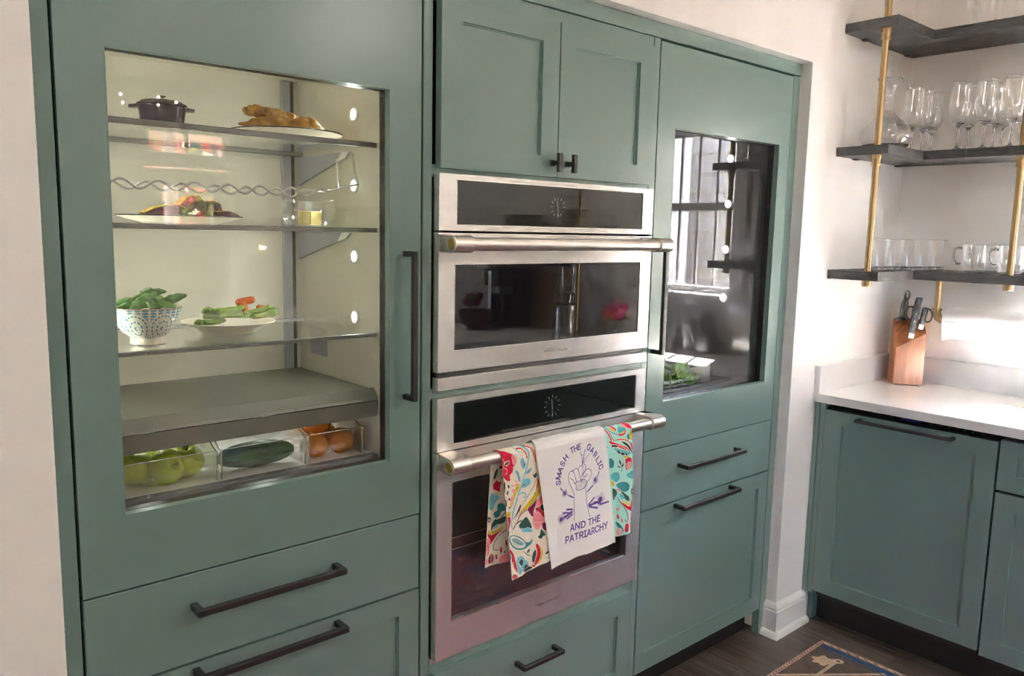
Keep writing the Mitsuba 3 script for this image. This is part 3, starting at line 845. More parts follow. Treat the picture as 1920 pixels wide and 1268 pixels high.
ART_M = [
 ('l', 'red', 4.1, [(503,971),(518,950),(529,934)]),
 ('l', 'red', 2.6, [(513,968),(526,949),(539,931)]),
 ('l', 'teal', 4.1, [(513,969),(538,951),(564,942),(585,943)]),
 ('p', 'mustard', 0.0, [(523,969),(542,962),(551,952),(542,956),(529,962)]),
 ('p', 'red', 0.0, [(531,972),(548,968),(550,955),(542,961)]),
 ('p', 'teal', 0.0, [(554,967),(583,964),(593,953),(580,943),(555,947)]),
 ('p', 'red', 0.0, [(551,946),(576,948),(584,958),(588,954),(585,940),(564,940)]),
 ('p', 'mustard', 0.0, [(561,948),(578,951),(582,954),(580,945)]),
 ('p', 'red', 0.0, [(579,969),(596,972),(611,966),(616,952),(601,957),(583,963)]),
 ('p', 'pink', 0.0, [(579,969),(587,969),(594,957),(584,961)]),
 ('p', 'tealdark', 0.0, [(592,933),(597,944),(608,937),(611,926),(596,924)]),
 ('p', 'mustard', 0.0, [(601,947),(616,952),(619,923),(607,922)]),
 ('p', 'mustard', 0.0, [(544,932),(573,935),(598,926),(590,925),(560,928)]),
 ('l', 'red', 2.6, [(546,932),(573,930),(599,922),(617,906)]),
 ('p', 'red', 0.0, [(517,936),(536,928),(561,918),(596,904),(609,893),(588,896),(557,911),(523,925)]),
 ('p', 'dark', 0.0, [(567,927),(590,919),(608,904),(619,887),(618,882),(600,903),(578,918)]),
 ('p', 'red', 0.0, [(603,920),(621,908),(625,881),(618,891)]),
 ('l', 'dark', 6.4, [(534,918),(553,914)]),
 ('l', 'dark', 4.7, [(576,905),(583,903)]),
 ('l', 'dark', 4.7, [(600,896),(605,893)]),
 ('l', 'white', 0.9, [(528,923),(544,918),(561,915),(587,901),(611,891)]),
 ('p', 'teal', 0.0, [(536,912),(562,905),(596,893),(616,886),(606,879),(588,883),(563,892),(545,903)]),
 ('l', 'dark', 6.4, [(558,898),(565,893)]),
 ('l', 'dark', 6.4, [(573,890),(582,886)]),
 ('l', 'dark', 5.3, [(590,887),(595,882)]),
 ('p', 'mustard', 0.0, [(576,883),(606,876),(602,869),(589,873)]),
 ('p', 'red', 0.0, [(591,838),(592,861),(587,870),(598,871),(608,875),(619,865),(619,844),(608,838)]),
 ('p', 'pinkgrey', 0.0, [(597,843),(596,860),(616,860),(614,845),(602,837)]),
 ('l', 'dark', 1.5, [(566,874),(576,856),(575,837)]),
 ('p', 'dark', 0.0, [(563,876),(573,864),(573,856),(565,863)]),
 ('p', 'dark', 0.0, [(583,864),(582,851),(576,849),(577,858)]),
 ('p', 'dark', 0.0, [(558,858),(571,853),(570,849),(561,853)]),
 ('p', 'tealdark', 0.0, [(522,885),(532,884),(545,872),(544,858),(532,852),(523,862)]),
 ('p', 'teal', 0.0, [(528,838),(553,842),(568,835),(571,816),(559,809),(538,819)]),
 ('p', 'dark', 0.0, [(512,919),(515,917),(513,914),(510,916)]),
 ('p', 'teal', 0.0, [(594,826),(609,830),(621,835),(630,828),(632,804),(616,810),(601,817)]),
 ('p', 'dark', 0.0, [(625,834),(630,838),(631,823),(624,829)]),
 ('p', 'tealdark', 0.0, [(551,805),(584,809),(609,798),(612,781),(595,773),(573,786)]),
 ('p', 'mustard', 0.0, [(532,823),(551,808),(543,798),(535,808)]),
 ('p', 'green', 0.0, [(538,799),(556,790),(565,776),(553,767),(547,757),(542,775)]),
 ('p', 'green', 0.0, [(573,786),(595,770),(611,758),(614,742),(596,752),(583,767)]),
 ('p', 'teal', 0.0, [(567,776),(582,773),(594,756),(579,756)]),
 ('l', 'red', 2.0, [(556,790),(575,784)]),
 ('p', 'dark', 0.0, [(618,780),(629,779),(635,765),(626,759),(618,768)]),
 ('p', 'mintc', 0.0, [(622,773),(628,773),(627,768),(623,769)]),
 ('p', 'mustard', 0.0, [(570,758),(597,746),(615,733),(626,755),(634,762),(634,747),(624,726),(602,736)]),
 ('p', 'red', 0.0, [(573,753),(597,739),(615,726),(625,746),(632,724),(629,710),(611,719),(589,736)]),
 ('l', 'dark', 2.3, [(564,766),(575,748),(598,725),(608,702),(607,688),(598,688),(598,694)]),
 ('l', 'red', 2.3, [(560,735),(566,727),(574,735)]),
 ('p', 'red', 0.0, [(564,718),(571,714),(572,700),(564,707)]),
 ('p', 'red', 0.0, [(580,703),(587,698),(587,687),(581,691)]),
 ('p', 'red', 0.0, [(551,734),(554,723),(552,718)]),
 ('p', 'red', 0.0, [(596,681),(614,682),(615,656),(596,656)]),
 ('p', 'pink', 0.0, [(616,709),(630,712),(633,655),(622,655)]),
 ('l', 'dark', 1.5, [(603,683),(602,659)]),
 ('l', 'red', 1.8, [(623,702),(618,688),(628,674)]),
 ('p', 'tealdark', 0.0, [(557,699),(574,690),(595,664),(589,656),(571,673)]),
 ('p', 'pinkgrey', 0.0, [(564,672),(575,676),(587,666),(585,652),(566,652)]),
]
ART_LETTERS = [('S', 324.5, 856, 0), ('M', 324.8, 873.5, 0), ('A', 329.8, 889.4, 0), ('S', 338, 904.5, 0), ('H', 348.5, 918.5, 0), ('T', 370.7, 934.5, 0), ('H', 384.4, 937.3, 0), ('E', 397.9, 939, 0), ('G', 434, 932.5, 0), ('A', 447.5, 921.5, 0), ('R', 460, 907.5, 0), ('L', 471, 892.5, 0), ('I', 477.5, 881.5, 0), ('C', 484, 869.5, 0)]

# ------------------------------------------------------------------ printed tea towels
INK = {k: np.array(v) / 255.0 for k, v in dict(P=(92, 62, 140), red=(200, 38, 66), pink=(240, 146, 152), white=(245, 238, 222), cream=(238, 228, 208), green=(44, 78, 70), teal=(120, 186, 196),
       tealdark=(52, 128, 132), dark=(38, 44, 48), mustard=(204, 178, 34), orange=(206, 92, 40), purple=(92, 52, 80), plum=(126, 38, 84), pinkgrey=(214, 170, 158), mintc=(168, 224, 208), tealm=(84, 178, 178)).items()}
lin = lambda c: np.where(c <= .04045, c / 12.92, ((c + .055) / 1.055) ** 2.4)


def chaikin(P, closed, n=2):
    P = np.asarray(P, float)
    for _ in range(n):
        Q = np.roll(P, -1, 0) if closed else P[1:]
        A = P if closed else P[:-1]
        N = np.empty((2 * len(A), 2))
        N[0::2] = .75 * A + .25 * Q
        N[1::2] = .25 * A + .75 * Q
        P = N if closed else np.vstack([P[:1], N, P[-1:]])
    return P


def seg_dist(X, Z, P):
    d = np.full(X.shape, 1e9)
    for (x0, z0), (x1, z1) in zip(P[:-1], P[1:]):
        dx, dz = x1 - x0, z1 - z0
        t = np.clip(((X - x0) * dx + (Z - z0) * dz) / (dx * dx + dz * dz + 1e-9), 0, 1)
        d = np.minimum(d, np.hypot(X - x0 - t * dx, Z - z0 - t * dz))
    return d


def inside(X, Z, P):
    c = np.zeros(X.shape, bool)
    for (x0, z0), (x1, z1) in zip(P, np.roll(P, -1, 0)):
        c ^= ((z0 > Z) != (z1 > Z)) & (X < (x1 - x0) * (Z - z0) / (z1 - z0 + 1e-12) + x0)
    return c


def paint(C, X, Z, art, halo=None, soft=.35):
    """inks the print's shapes, in millimetres on the cloth, into the colours C of the points X, Z"""
    def lay(sel, d, w, col):
        a = np.clip((w - d) / soft + .5, 0, 1)[:, None]
        C[sel] = C[sel] * (1 - a) + lin(INK[col]) * a
    rr = random.Random(3)
    for kind, col, w, P in art:
        P = np.array(P, float)
        if kind == 'b':
            c, e = P
            R = np.hypot(*(e - c)) * 1.15
            strokes = [([c + .15 * R * np.array([math.cos(t), math.sin(t)]), c + R * rr.uniform(.75, 1.1) * np.array([math.cos(t), math.sin(t)])], .55) for t in np.arange(0, 6.28, .33)] + [([c, c + .01], R * .42)]
        elif kind == 'f':
            a, b = P
            dv = b - a; L = np.hypot(*dv); dv /= L; nv = np.array([-dv[1], dv[0]])
            strokes = [([a, b], .5)]
            for s in np.arange(.12, 1.0, 1.5 / L):
                for sg in (-1, 1):
                    q = a + dv * L * s
                    strokes.append(([q, q + (dv * 1.0 + nv * sg * .9) * w * rr.uniform(.6, 1.0)], .55))
        elif kind == 'l':
            strokes = [(chaikin(P, False) if len(P) > 2 else P, w / 2)]
        else:
            strokes = []
        for S, hw in strokes:
            S = np.asarray(S, float)
            m = hw + 2
            sel = np.nonzero((X > S[:, 0].min() - m) & (X < S[:, 0].max() + m) & (Z > S[:, 1].min() - m) & (Z < S[:, 1].max() + m))[0]
            if len(sel):
                d = seg_dist(X[sel], Z[sel], S)
                if halo and kind == 'l' and col != 'white' and w > 1.5:
                    lay(sel, d, hw + .7, halo)
                lay(sel, d, hw, col)
        if kind == 'p':
            S = chaikin(P, True)
            sel = np.nonzero((X > S[:, 0].min() - 2) & (X < S[:, 0].max() + 2) & (Z > S[:, 1].min() - 2) & (Z < S[:, 1].max() + 2))[0]
            if len(sel):
                d = seg_dist(X[sel], Z[sel], np.vstack([S, S[:1]])) * np.where(inside(X[sel], Z[sel], S), -1, 1)
                if halo:
                    lay(sel, d, .8, halo)
                lay(sel, d, 0, col)
                n = meshkit.fbm(np.stack([X[sel] * .16, Z[sel] * .16, X[sel] * 0 + len(P)], 1), 3)      # the dye's own mottling
                C[sel] *= np.where(d < 0, .86 + .28 * n, 1)[:, None]


def paint_text(C, X, Z, text, x, z, h, deg=0, bold=False, width=None):
    t = meshkit.text_mesh(text, h, 1.0, bold)
    tri = t.triangles[t.face_normals[:, 2] > .9][:, :, :2]
    cx = t.bounds[:, 0].mean()
    sx = 1 if width is None else width / (t.bounds[1, 0] - t.bounds[0, 0])
    a = math.radians(deg)
    px, pz = X - x, Z - z
    lx, lz = (px * math.cos(a) + pz * math.sin(a)) / sx + cx, -px * math.sin(a) + pz * math.cos(a) + h / 2
    sel = np.nonzero((lx > t.bounds[0, 0] - 1) & (lx < t.bounds[1, 0] + 1) & (lz > -h * .4) & (lz < h * 1.3))[0]
    if not len(sel):
        return
    g = shapely.union_all([Polygon(q) for q in tri])
    pts = shapely.points(lx[sel], lz[sel])
    d = np.where(shapely.contains(g, pts), -1, 1) * shapely.distance(shapely.boundary(g), pts)
    a = np.clip(-(d - .12) / .35 + .5, 0, 1)[:, None]
    C[sel] = C[sel] * (1 - a) + lin(INK['P']) * a


def towel(name, label, xl, xr, zb, R, bxl, bxr, bz, base, art, art_back=(), halo=None, letters=False, step=.0008, amp=.003, ph=0.0, yback=0.0):
    """cloth laid over the lower oven's bar: front panel, turn over the bar, back panel"""
    yc, zc = -.080, .9515
    W = abs(xr(1) - xl(1))
    nu = int(W / step) + 1
    u = np.linspace(0, 1, nu)
    rows = []
    zt = zc
    nf = int((zt - min(zb(a) for a in u)) / step)
    for i in range(int((zt - bz) / (step * 1.5)), 0, -1):
        t = i / int((zt - bz) / (step * 1.5))
        x = bxl(t) + (bxr(t) - bxl(t)) * u
        rows.append((x, yc + R + np.minimum(.004 * t * np.sin(u * 9 + ph) + yback * t, .018), np.full(nu, zt - t * (zt - bz)), 1))
    for th in np.linspace(math.pi, 0, int(math.pi * R / step)):
        f = (1 + math.cos(th)) / 2
        x = (bxl(0) + (bxr(0) - bxl(0)) * u) * (1 - f) + (xl(0) + (xr(0) - xl(0)) * u) * f
        rows.append((x, np.full(nu, yc - R * math.cos(th)), np.full(nu, zc + R * math.sin(th)), 0))
    zbu = np.array([zb(a) for a in u])
    for i in range(1, nf + 1):
        t = i / nf
        x = xl(t) + (xr(t) - xl(t)) * u
        y = yc - R - amp * t * (1 + np.sin(u * 8.5 + ph + .6 * t)) - .0012 * t * np.sin(u * 21 + 3 * t)
        rows.append((x, y, zt - t * (zt - zbu), 0))
    V = np.concatenate([np.stack(r[:3], 1) for r in rows])
    back = np.repeat([r[3] for r in rows], nu) == 1
    X, Z = V[:, 0] * 1000, V[:, 2] * 1000
    C = np.tile(lin(np.array(base) / 255.0), (len(V), 1))
    weave = meshkit.noise(np.stack([X * 1.1, Z * 1.1, X * 0], 1)) * .05 + .965
    Cf, Cb = C.copy(), C.copy()
    paint(Cf, X, Z, art, halo)
    if letters:
        for (ch, x, z, _), deg in zip(ART_LETTERS, (86, 70, 60, 52, 42, 16, 10, 5, -24, -38, -47, -56, -62, -70)):
            paint_text(Cf, X, Z, ch, x, z, 16, deg, True)
        paint_text(Cf, X, Z, 'AND THE', 429, 725, 18.5, 1.5, True, 116)
        paint_text(Cf, X, Z, 'PATRIARCHY', 438, 697, 18.5, 1.5, True, 164)
    if len(art_back):
        paint(Cb, X, Z, art_back, halo)
    C = np.where(back[:, None], Cb, Cf) * weave[:, None]
    nr = len(rows)
    i, j = np.meshgrid(np.arange(nr - 1), np.arange(nu - 1), indexing='ij')
    a = (i * nu + j).ravel()
    F = np.vstack([np.stack([a, a + nu, a + nu + 1], 1), np.stack([a, a + nu + 1, a + 1], 1)])
    return one(name, label, 'towel', trimesh.Trimesh(V, F, process=False), 'vertex', True, color=C)


SHIFT = lambda art, dx: [(k, c, w, [(x + dx, z) for x, z in P]) for k, c, w, P in art]
ART_M2 = [(k, {'teal': 'tealm'}.get(c, c), w, P) for k, c, w, P in ART_M]
towel('tea_towel', 'cream towel printed with red, pink and teal flowers, at the left of the bar', lambda t: .137 + .038 * t, lambda t: .300 + .018 * t, lambda u: .634 + .02 * u, .0175,
      lambda t: .132 - .013 * t, lambda t: .29 - .03 * t, .668, (238, 228, 208), ART_F, ART_B, 'white', amp=.0022)
towel('tea_towel', 'mint towel printed with red and teal flowers, at the right of the bar', lambda t: .49 + .03 * t, lambda t: .613 + .016 * min(1, t * 2) - .004 * t, lambda u: .653 - .004 * u, .0175,
      lambda t: .50, lambda t: .61, .68, (166, 222, 206), ART_M2, (), 'white', amp=.0022, ph=1.0)
towel('tea_towel', 'white towel printed with a purple fist holding garlic and slogan', lambda t: .243 + .063 * t, lambda t: .499 + .058 * t, lambda u: .6285 + .010 * min(1, u * 2.4), .0235,
      lambda t: .25 + .012 * t, lambda t: .50, .70, (238, 234, 228), ART_W, (), None, True, step=.00055, amp=.0028, ph=2.4)

# ------------------------------------------------------------------ counter run along the right wall
FX = np.array([[0, 1, 0, 0], [-1, 0, 0, 0], [0, 0, 1, 0], [0, 0, 0, 1.0]])


def facex(m, x0):
    """a front built as (a, depth, z) turned to face -x: a runs along -y"""
    m = m.copy(); m.apply_transform(FX); m.apply_translation((x0, 0, 0)); return m


k = thing('countertop', 'white quartz countertop with low backsplash along the right wall', 'countertop')
slab_xy = Polygon([(XC, -.0415), (XS - .0005, -.0415), (XS - .0005, -2.45), (1.32, -2.45), (1.20, -2.33), (1.20, -1.87), (1.24, -1.79), (1.32, -1.755), (XC, -1.75)])
part(k, 'slab', move(extrude(slab_xy.buffer(-.0015).buffer(.0015), .031), 0, 0, .883), 'quartz', False)
part(k, 'backsplash', cbox(XC + .004, XS - .021, -.0625, -.0415, .9142, 1.018, .001), 'quartz', False)
part(k, 'backsplash', cbox(XS - .0205, XS - .0005, -2.45, -.0415, .9142, 1.018, .001), 'quartz', False)

k = thing('dishwasher', 'panelled green dishwasher at the corner, black pull and control strip', 'dishwasher')
d = part(k, 'door', facex(shaker(.0845, .6655, .1434, .8565, 0, .02, a=(.149, .605, .200, .806)), 1.7425), 'green', False, 'green shaker panel')
h = facex(cat_(cbox(.212, .540, -.038, -.027, .835, .846, .001), cbox(.212, .223, -.03, 0, .835, .846, .0006), cbox(.529, .540, -.03, 0, .835, .846, .0006)), 1.7425)
part(d, 'handle', h, 'pull', False, 'black bar handle')
c = part(k, 'control_strip', facex(hull([(a, b, z) for a in (.0845, .6655) for b, z in ((.004, .8585), (.05, .874), (.05, .8585))]), 1.7425), 'gasket', False, 'black control strip')
strip = lambda a, w, e, m, n: part(c, n, facex(rot(cbox(a, a + w, -e, e, -.0006, .0006, .0003), 18.6, (1, 0, 0)).apply_translation((0, .027, .8667)), 1.7425), m, False)
strip(.345, .068, .006, 'blue_led', 'display')
for a in (.315, .445, .478, .503, .53, .555, .58, .61):
    strip(a, .004, .002, 'mark', 'button')
part(k, 'tub', bx(1.7645, 2.3, -.66, -.09, .12, .857), 'dark', False)

k = thing('base_cabinet', 'green base cabinet with drawer and door right of the dishwasher', 'cabinet')
part(k, 'body', bx(1.766, 2.3, -1.74, -.674, .12, .88), 'dark', False)
part(k, 'body', bx(1.30, 2.3, -2.42, -1.765, .12, .88), 'green', False)
part(k, 'filler', facex(cat_(cbox(.042, .060, -.001, .03, .132, .8825), cbox(.061, .0825, .003, .03, .132, .8825), cbox(.043, .062, .055, .20, 0, .1315)), 1.7425), 'green', False)
for j, (a0, a1) in enumerate(((.6725, 1.19), (1.194, 1.735))):
    q = part(k, 'drawer', facex(shaker(a0, a1, .7005, .8645, 0, .02, w=.052), 1.7425), 'green', False)
    q = part(k, 'door', facex(shaker(a0, a1, .1325, .6915, 0, .02), 1.7425), 'green', False)
part(k, 'toe_kick', cat_(bx(1.835, 1.85, -1.75, -.0625, 0, .118), bx(1.37, 1.835, -1.83, -1.82, 0, .118)), 'toe', False)

# ------------------------------------------------------------------ open shelves with brass pipe
SH = {}
for nm, (z0, z1), lab in (('top', (2.2174, 2.2496), 'topmost black-stained L-shaped wall shelf, tall tumblers on it'), ('mid', (1.7874, 1.8191), 'middle black-stained L-shaped wall shelf holding wine glasses'), ('low', (1.3428, 1.3757), 'lowest black-stained L-shaped wall shelf, mugs and tumblers on it')):
    L = Polygon([(1.763, -.0415), (XS - .0005, -.0415), (XS - .0005, -.63), (2.0575, -.63), (2.0575, -.2291), (1.763, -.2291)])
    k = thing('wall_shelf', lab, 'shelf')
    part(k, 'board', move(extrude(L, z1 - z0), 0, 0, z0), 'stained_wood', False)
    for x, y in ((1.90, -.052), (2.26, -.052)):
        part(k, 'bracket', cat_(cbox(x - .014, x + .014, y - .008, y + .01, z0 - .005, z0 - .0004, .001)), 'pull', False)
    SH[nm] = z1
k = thing('wall_shelf', 'black-stained wall shelf with stacked plates, mirrored in the upper oven', 'shelf')
part(k, 'board', bx(2.06, XS - .0005, -2.6, -1.42, 1.3428, 1.3757), 'stained_wood', False)
for px, py, lab in ((1.79, -.178, 'brass pipe rod running through the shelf corner near the wall'), (2.085, -.545, 'brass pipe rod at the right edge, through the shelf ends')):
    k = thing('brass_pipe', lab, 'pipe')
    for z0, z1 in ((1.376, 1.787), (1.8195, 2.217), (2.250, 2.7495)):
        part(k, 'rod', rod((px, py, z0), (px, py, z1), .0112, 20), 'brass', 40)
    for z in (1.7873, 2.2173):
        part(k, 'collar', lathe([(0, z - .038), (.0155, z - .038), (.0163, z - .034), (.0163, z - .030), (.0148, z - .029), (.0148, z - .016), (.0168, z - .0155), (.0168, z - .0005), (0, z - .0005)], 20, (px, py, 0)), 'brass', 35)
    part(k, 'end_cap', lathe([(0, 1.321), (.0145, 1.321), (.0158, 1.324), (.0158, 1.338), (.0168, 1.3425), (0, 1.3425)], 20, (px, py, 0)), 'brass', 35)
k = thing('brass_pipe', 'brass pipe rod in front of the plate shelf, mirrored in the upper oven', 'pipe')
part(k, 'rod', rod((2.045, -1.56, .95), (2.045, -1.56, 2.7495), .0112, 20), 'brass', 40)

# ------------------------------------------------------------------ glassware
def sheet(prof, n=48):
    P = np.array(prof, float)
    a = np.arange(n) * 2 * np.pi / n
    V = np.concatenate([np.stack([r * np.cos(a), r * np.sin(a), np.full(n, z)], 1) for r, z in P])
    i, j = np.meshgrid(np.arange(len(P) - 1), np.arange(n), indexing='ij')
    p0, p1 = (i * n + j).ravel(), (i * n + (j + 1) % n).ravel()
    return trimesh.Trimesh(V, np.vstack([np.stack([p0, p1, p1 + n], 1), np.stack([p0, p1 + n, p0 + n], 1)]), process=False)


def wine_glass():
    k = thing('wine_glass', '', 'wine glass', 'wine glasses on the middle shelf')
    part(k, 'stem', lathe([(0, 0), (.036, 0), (.0362, .0014), (.020, .0045), (.007, .010), (.0042, .020), (.0038, .055), (.0046, .080), (.0085, .0890), (.0135, .0935), (.0190, .0975), (.0186, .0985), (.0115, .0985), (0, .0975)], 36), 'glass', 50, 'thick stem and foot')
    b = [(.0188, .0978), (.0255, .1035), (.0355, .122), (.0392, .143), (.0385, .165), (.0355, .195), (.0322, .222), (.0305, .2405)]
    part(k, 'bowl', sheet(chaikin(b, False, 1).tolist(), 44), 'ware_glass', True)
    part(k, 'inner_wall', sheet([(r - .0011, z + .0005) for r, z in chaikin(b, False, 1)], 44), 'ware_glass', True)
    part(k, 'rim', lathe([(.0300, .2402), (.0310, .2402), (.0308, .2412), (.0302, .2412), (.0300, .2402)], 44), 'glass', 50)
    return k


def tumbler(h, r0, r1, group, base=.012):
    k = thing('tumbler', '', 'tumbler', group)
    part(k, 'base', lathe([(0, 0), (r0 - .004, 0), (r0 - .0004, .003), (r0 + (r1 - r0) * base / h - .0002, base), (r0 - .006, base - .004), (0, base - .004)], 40), 'glass', 40, 'thick glass base')
    part(k, 'wall', sheet([(r0 + (r1 - r0) * t, base + (h - base) * t) for t in (0, .3, .6, 1)], 44), 'ware_glass', True)
    part(k, 'rim', lathe([(r1 - .0024, h - .001), (r1 + .0002, h - .001), (r1 - .0002, h + .0004), (r1 - .002, h + .0004), (r1 - .0024, h - .001)], 44), 'glass', 50)
    return k


def place_all(first, labs, spots, z):
    for i, (x, y) in enumerate(spots):
        Tm = T().translate([x, y, z + .0004])
        if i == 0:
            for q in [q for q in scene if q == first or q.startswith(first + '__')]:
                scene[q]['to_world'] = Tm
            base = first
            labels[first]['label'] = labs[0]
        else:
            src = first
            kk = key_for(first)
            labels[kk] = {**labels[src], 'label': labs[i]}
            for q in [q for q in scene if q == src or q.startswith(src + '__')]:
                scene[kk + q[len(src):]] = {**scene[q], 'to_world': Tm}
                if q != src and q in labels:
                    labels[kk + q[len(src):]] = dict(labels[q])


g = wine_glass()
spots, labs = [], []
rown = ('first', 'second', 'third', 'fourth')
for r, (y, xs) in enumerate(((-.155, (2.12, 2.213, 2.295)), (-.318, (2.12, 2.215)), (-.404, (2.12, 2.213, 2.295)), (-.492, (2.12, 2.213)))):
    for c_, x in enumerate(xs):
        spots.append((x, y)); labs.append(f'stemmed wine glass on the middle shelf, {rown[r]} row from the decanter, {("front", "second back", "rearmost")[c_]}')
place_all(g, labs, spots, SH['mid'])
dec = [(.060, .004), (.070, .006), (.088, .026), (.093, .045), (.086, .066), (.060, .095), (.032, .125), (.020, .155), (.0165, .180), (.020, .205), (.031, .232), (.042, .252)]
k = thing('decanter', 'clear glass decanter with wide base behind the brass pipe', 'decanter')
DZ = SH['mid'] + .0004
part(k, 'body', move(sheet(chaikin(dec, False, 1).tolist(), 56), 1.935, -.138, DZ), 'ware_glass', True)
part(k, 'inner_wall', move(sheet([(r - .0028, z + .001) for r, z in chaikin(dec, False, 1)], 56), 1.935, -.138, DZ), 'ware_glass', True)
part(k, 'base', move(lathe([(0, 0), (.058, 0), (.070, .004), (.080, .015), (.077, .0155), (.064, .008), (0, .007)], 48), 1.935, -.138, DZ), 'glass', 40)
part(k, 'rim', move(lathe([(.0385, .2505), (.0425, .2505), (.042, .253), (.039, .253), (.0385, .2505)], 48), 1.935, -.138, DZ), 'glass', 50)
g = tumbler(.116, .0285, .0345, 'tumblers on the lowest shelf')
place_all(g, ['clear tumbler on the lowest shelf right behind the brass pipe', 'clear tumbler second from the pipe, set back, on the lowest shelf', 'clear tumbler at the inner shelf corner, front of the lowest group', 'clear tumbler behind and right of the shelf-corner tumbler', 'rearmost clear tumbler at the right of the lowest-shelf group'],
          [(1.95, -.145), (2.045, -.155), (2.095, -.195), (2.175, -.213), (2.265, -.226)], SH['low'])
g = tumbler(.15, .030, .037, 'tall tumblers on the topmost shelf')
place_all(g, ['tall clear tumbler at the left end of the topmost shelf row', 'tall clear tumbler second in the topmost shelf row, set back', 'tall clear tumbler third in the topmost shelf row', 'tall clear tumbler fourth in the topmost shelf row, set back', 'tall clear tumbler at the right end of the topmost row'],
          [(2.15, -.287), (2.24, -.310), (2.15, -.368), (2.24, -.395), (2.15, -.45)], SH['top'])
mo = [(.034, .003), (.039, .007), (.044, .022), (.0455, .050), (.043, .080), (.0405, .102)]
mn = [(.008, .018), (.024, .022), (.0335, .034), (.037, .055), (.0388, .080), (.0398, .102)]
hd = tube([(0, a, b) for a, b in [(.0425, .086), (.050, .090), (.062, .088), (.070, .078), (.072, .060), (.069, .042), (.060, .031), (.048, .030), (.0445, .033)]], .0042, 10)
k = thing('glass_mug', '', 'mug', 'glass mugs on the lowest shelf')
part(k, 'outer_wall', sheet(chaikin(mo, False, 1).tolist(), 40), 'ware_glass', True)
part(k, 'inner_wall', sheet(chaikin(mn, False, 1).tolist(), 40), 'ware_glass', True)
part(k, 'base', lathe([(0, 0), (.030, 0), (.036, .004), (.034, .0075), (0, .0065)], 40), 'glass', 40)
part(k, 'rim', lathe([(.0396, .1015), (.0408, .1015), (.0406, .103), (.0398, .103), (.0396, .1015)], 40), 'glass', 50)
part(k, 'handle', hd, 'glass', 60)
place_all(k, ['double-walled glass mug at the left of the mugs', 'double-walled glass mug set back behind the left mug', 'double-walled glass mug at the right beside the pipe', 'double-walled glass mug at the rear right behind another'],
          [(2.12, -.413), (2.22, -.425), (2.13, -.530), (2.235, -.55)], SH['low'])

# ------------------------------------------------------------------ paper towel on its brass holder
k = thing('paper_towel_holder', 'brass pipe elbow hanging under the lowest shelf, carrying the paper roll', 'towel holder')
el = [(2.2, -.272 + .004 * 0, 1.225), (2.2, -.273, 1.208), (2.2, -.279, 1.194), (2.2, -.290, 1.188), (2.2, -.300, 1.187)]
part(k, 'drop_pipe', rod((2.2, -.272, 1.222), (2.2, -.272, 1.3424), .0105, 20), 'brass', 40)
part(k, 'flange', lathe([(.0105, 1.334), (.018, 1.334), (.018, 1.3425), (.0105, 1.3425), (.0105, 1.334)], 20, (2.2, -.272, 0)), 'brass', 35)
part(k, 'elbow', tube(el, [.0145, .0145, .0145, .0145, .0145], 16), 'brass', 50)
part(k, 'elbow_rim', lathe([(.012, 1.222), (.0175, 1.222), (.0175, 1.230), (.012, 1.230), (.012, 1.222)], 20, (2.2, -.272, 0)), 'brass', 35)
part(k, 'crossbar', rod((2.2, -.300, 1.187), (2.2, -.62, 1.187), .0105, 20), 'brass', 40)
part(k, 'end_knob', rot(lathe([(0, 0), (.017, 0), (.017, .014), (.012, .018), (0, .018)], 20), 90, (1, 0, 0)).apply_translation((2.2, -.602, 1.187)), 'brass', 40)
na, nl = 72, 40
ang = np.linspace(0, 2 * np.pi, na, endpoint=False)
V, uvs = [], []
for j in range(nl + 1):
    y = -.312 - .272 * j / nl
    V += [(2.2 + .0525 * math.cos(t), y, 1.187 + .0525 * math.sin(t)) for t in ang]
    uvs += [(.0525 * t * 10.5, j / nl) for t in ang]
F = []
for j in range(nl):
    for i in range(na):
        a, b = j * na + i, j * na + (i + 1) % na
        F += [(a, a + na, b + na), (a, b + na, b)]
for j, sg in ((0, 1), (nl, -1)):
    c0 = len(V); y = -.312 - .272 * j / nl
    V += [(2.2 + .0195 * math.cos(t), y, 1.187 + .0195 * math.sin(t)) for t in ang]; uvs += [(0, 0)] * na
    for i in range(na):
        a, b = j * na + i, j * na + (i + 1) % na
        p, q = c0 + i, c0 + (i + 1) % na
        F += [(a, b, q), (a, q, p)] if sg > 0 else [(a, q, b), (a, p, q)]
m = trimesh.Trimesh(V, np.array(F)[:, ::-1], process=False)
k = thing('paper_towel_roll', 'white embossed paper towel roll under the lowest shelf', 'paper towel')
part(k, 'roll', m, 'paper', False, uv=np.array(uvs))
tl = []
for i in range(12):
    t = i / 11
    tl.append((2.2 - .053 * math.cos(.9 * (1 - t)) - .001 * 0, 1.187 - .053 * math.sin(.9 * (1 - t)) * (1 - t) - .052 * t))
tail = []
for j in range(14):
    y = -.313 - .27 * j / 13
    sag = .004 * math.sin(j * 1.1)
    for i, (x, z) in enumerate(tl):
        tail.append((2.2 - .0535 + .018 * (i / 11) ** 2 + sag * (i / 11), y, 1.187 - .066 * i / 11 - (.012 * (i / 11) if j in (0, 13) else 0)))
F = [(j * 12 + i, (j + 1) * 12 + i, (j + 1) * 12 + i + 1) for j in range(13) for i in range(11)] + [(j * 12 + i, (j + 1) * 12 + i + 1, j * 12 + i + 1) for j in range(13) for i in range(11)]
part(k, 'loose_sheet', trimesh.Trimesh(tail, F, process=False), 'paper', True, uv=np.array([(v[2] * 10, v[1]) for v in tail]))

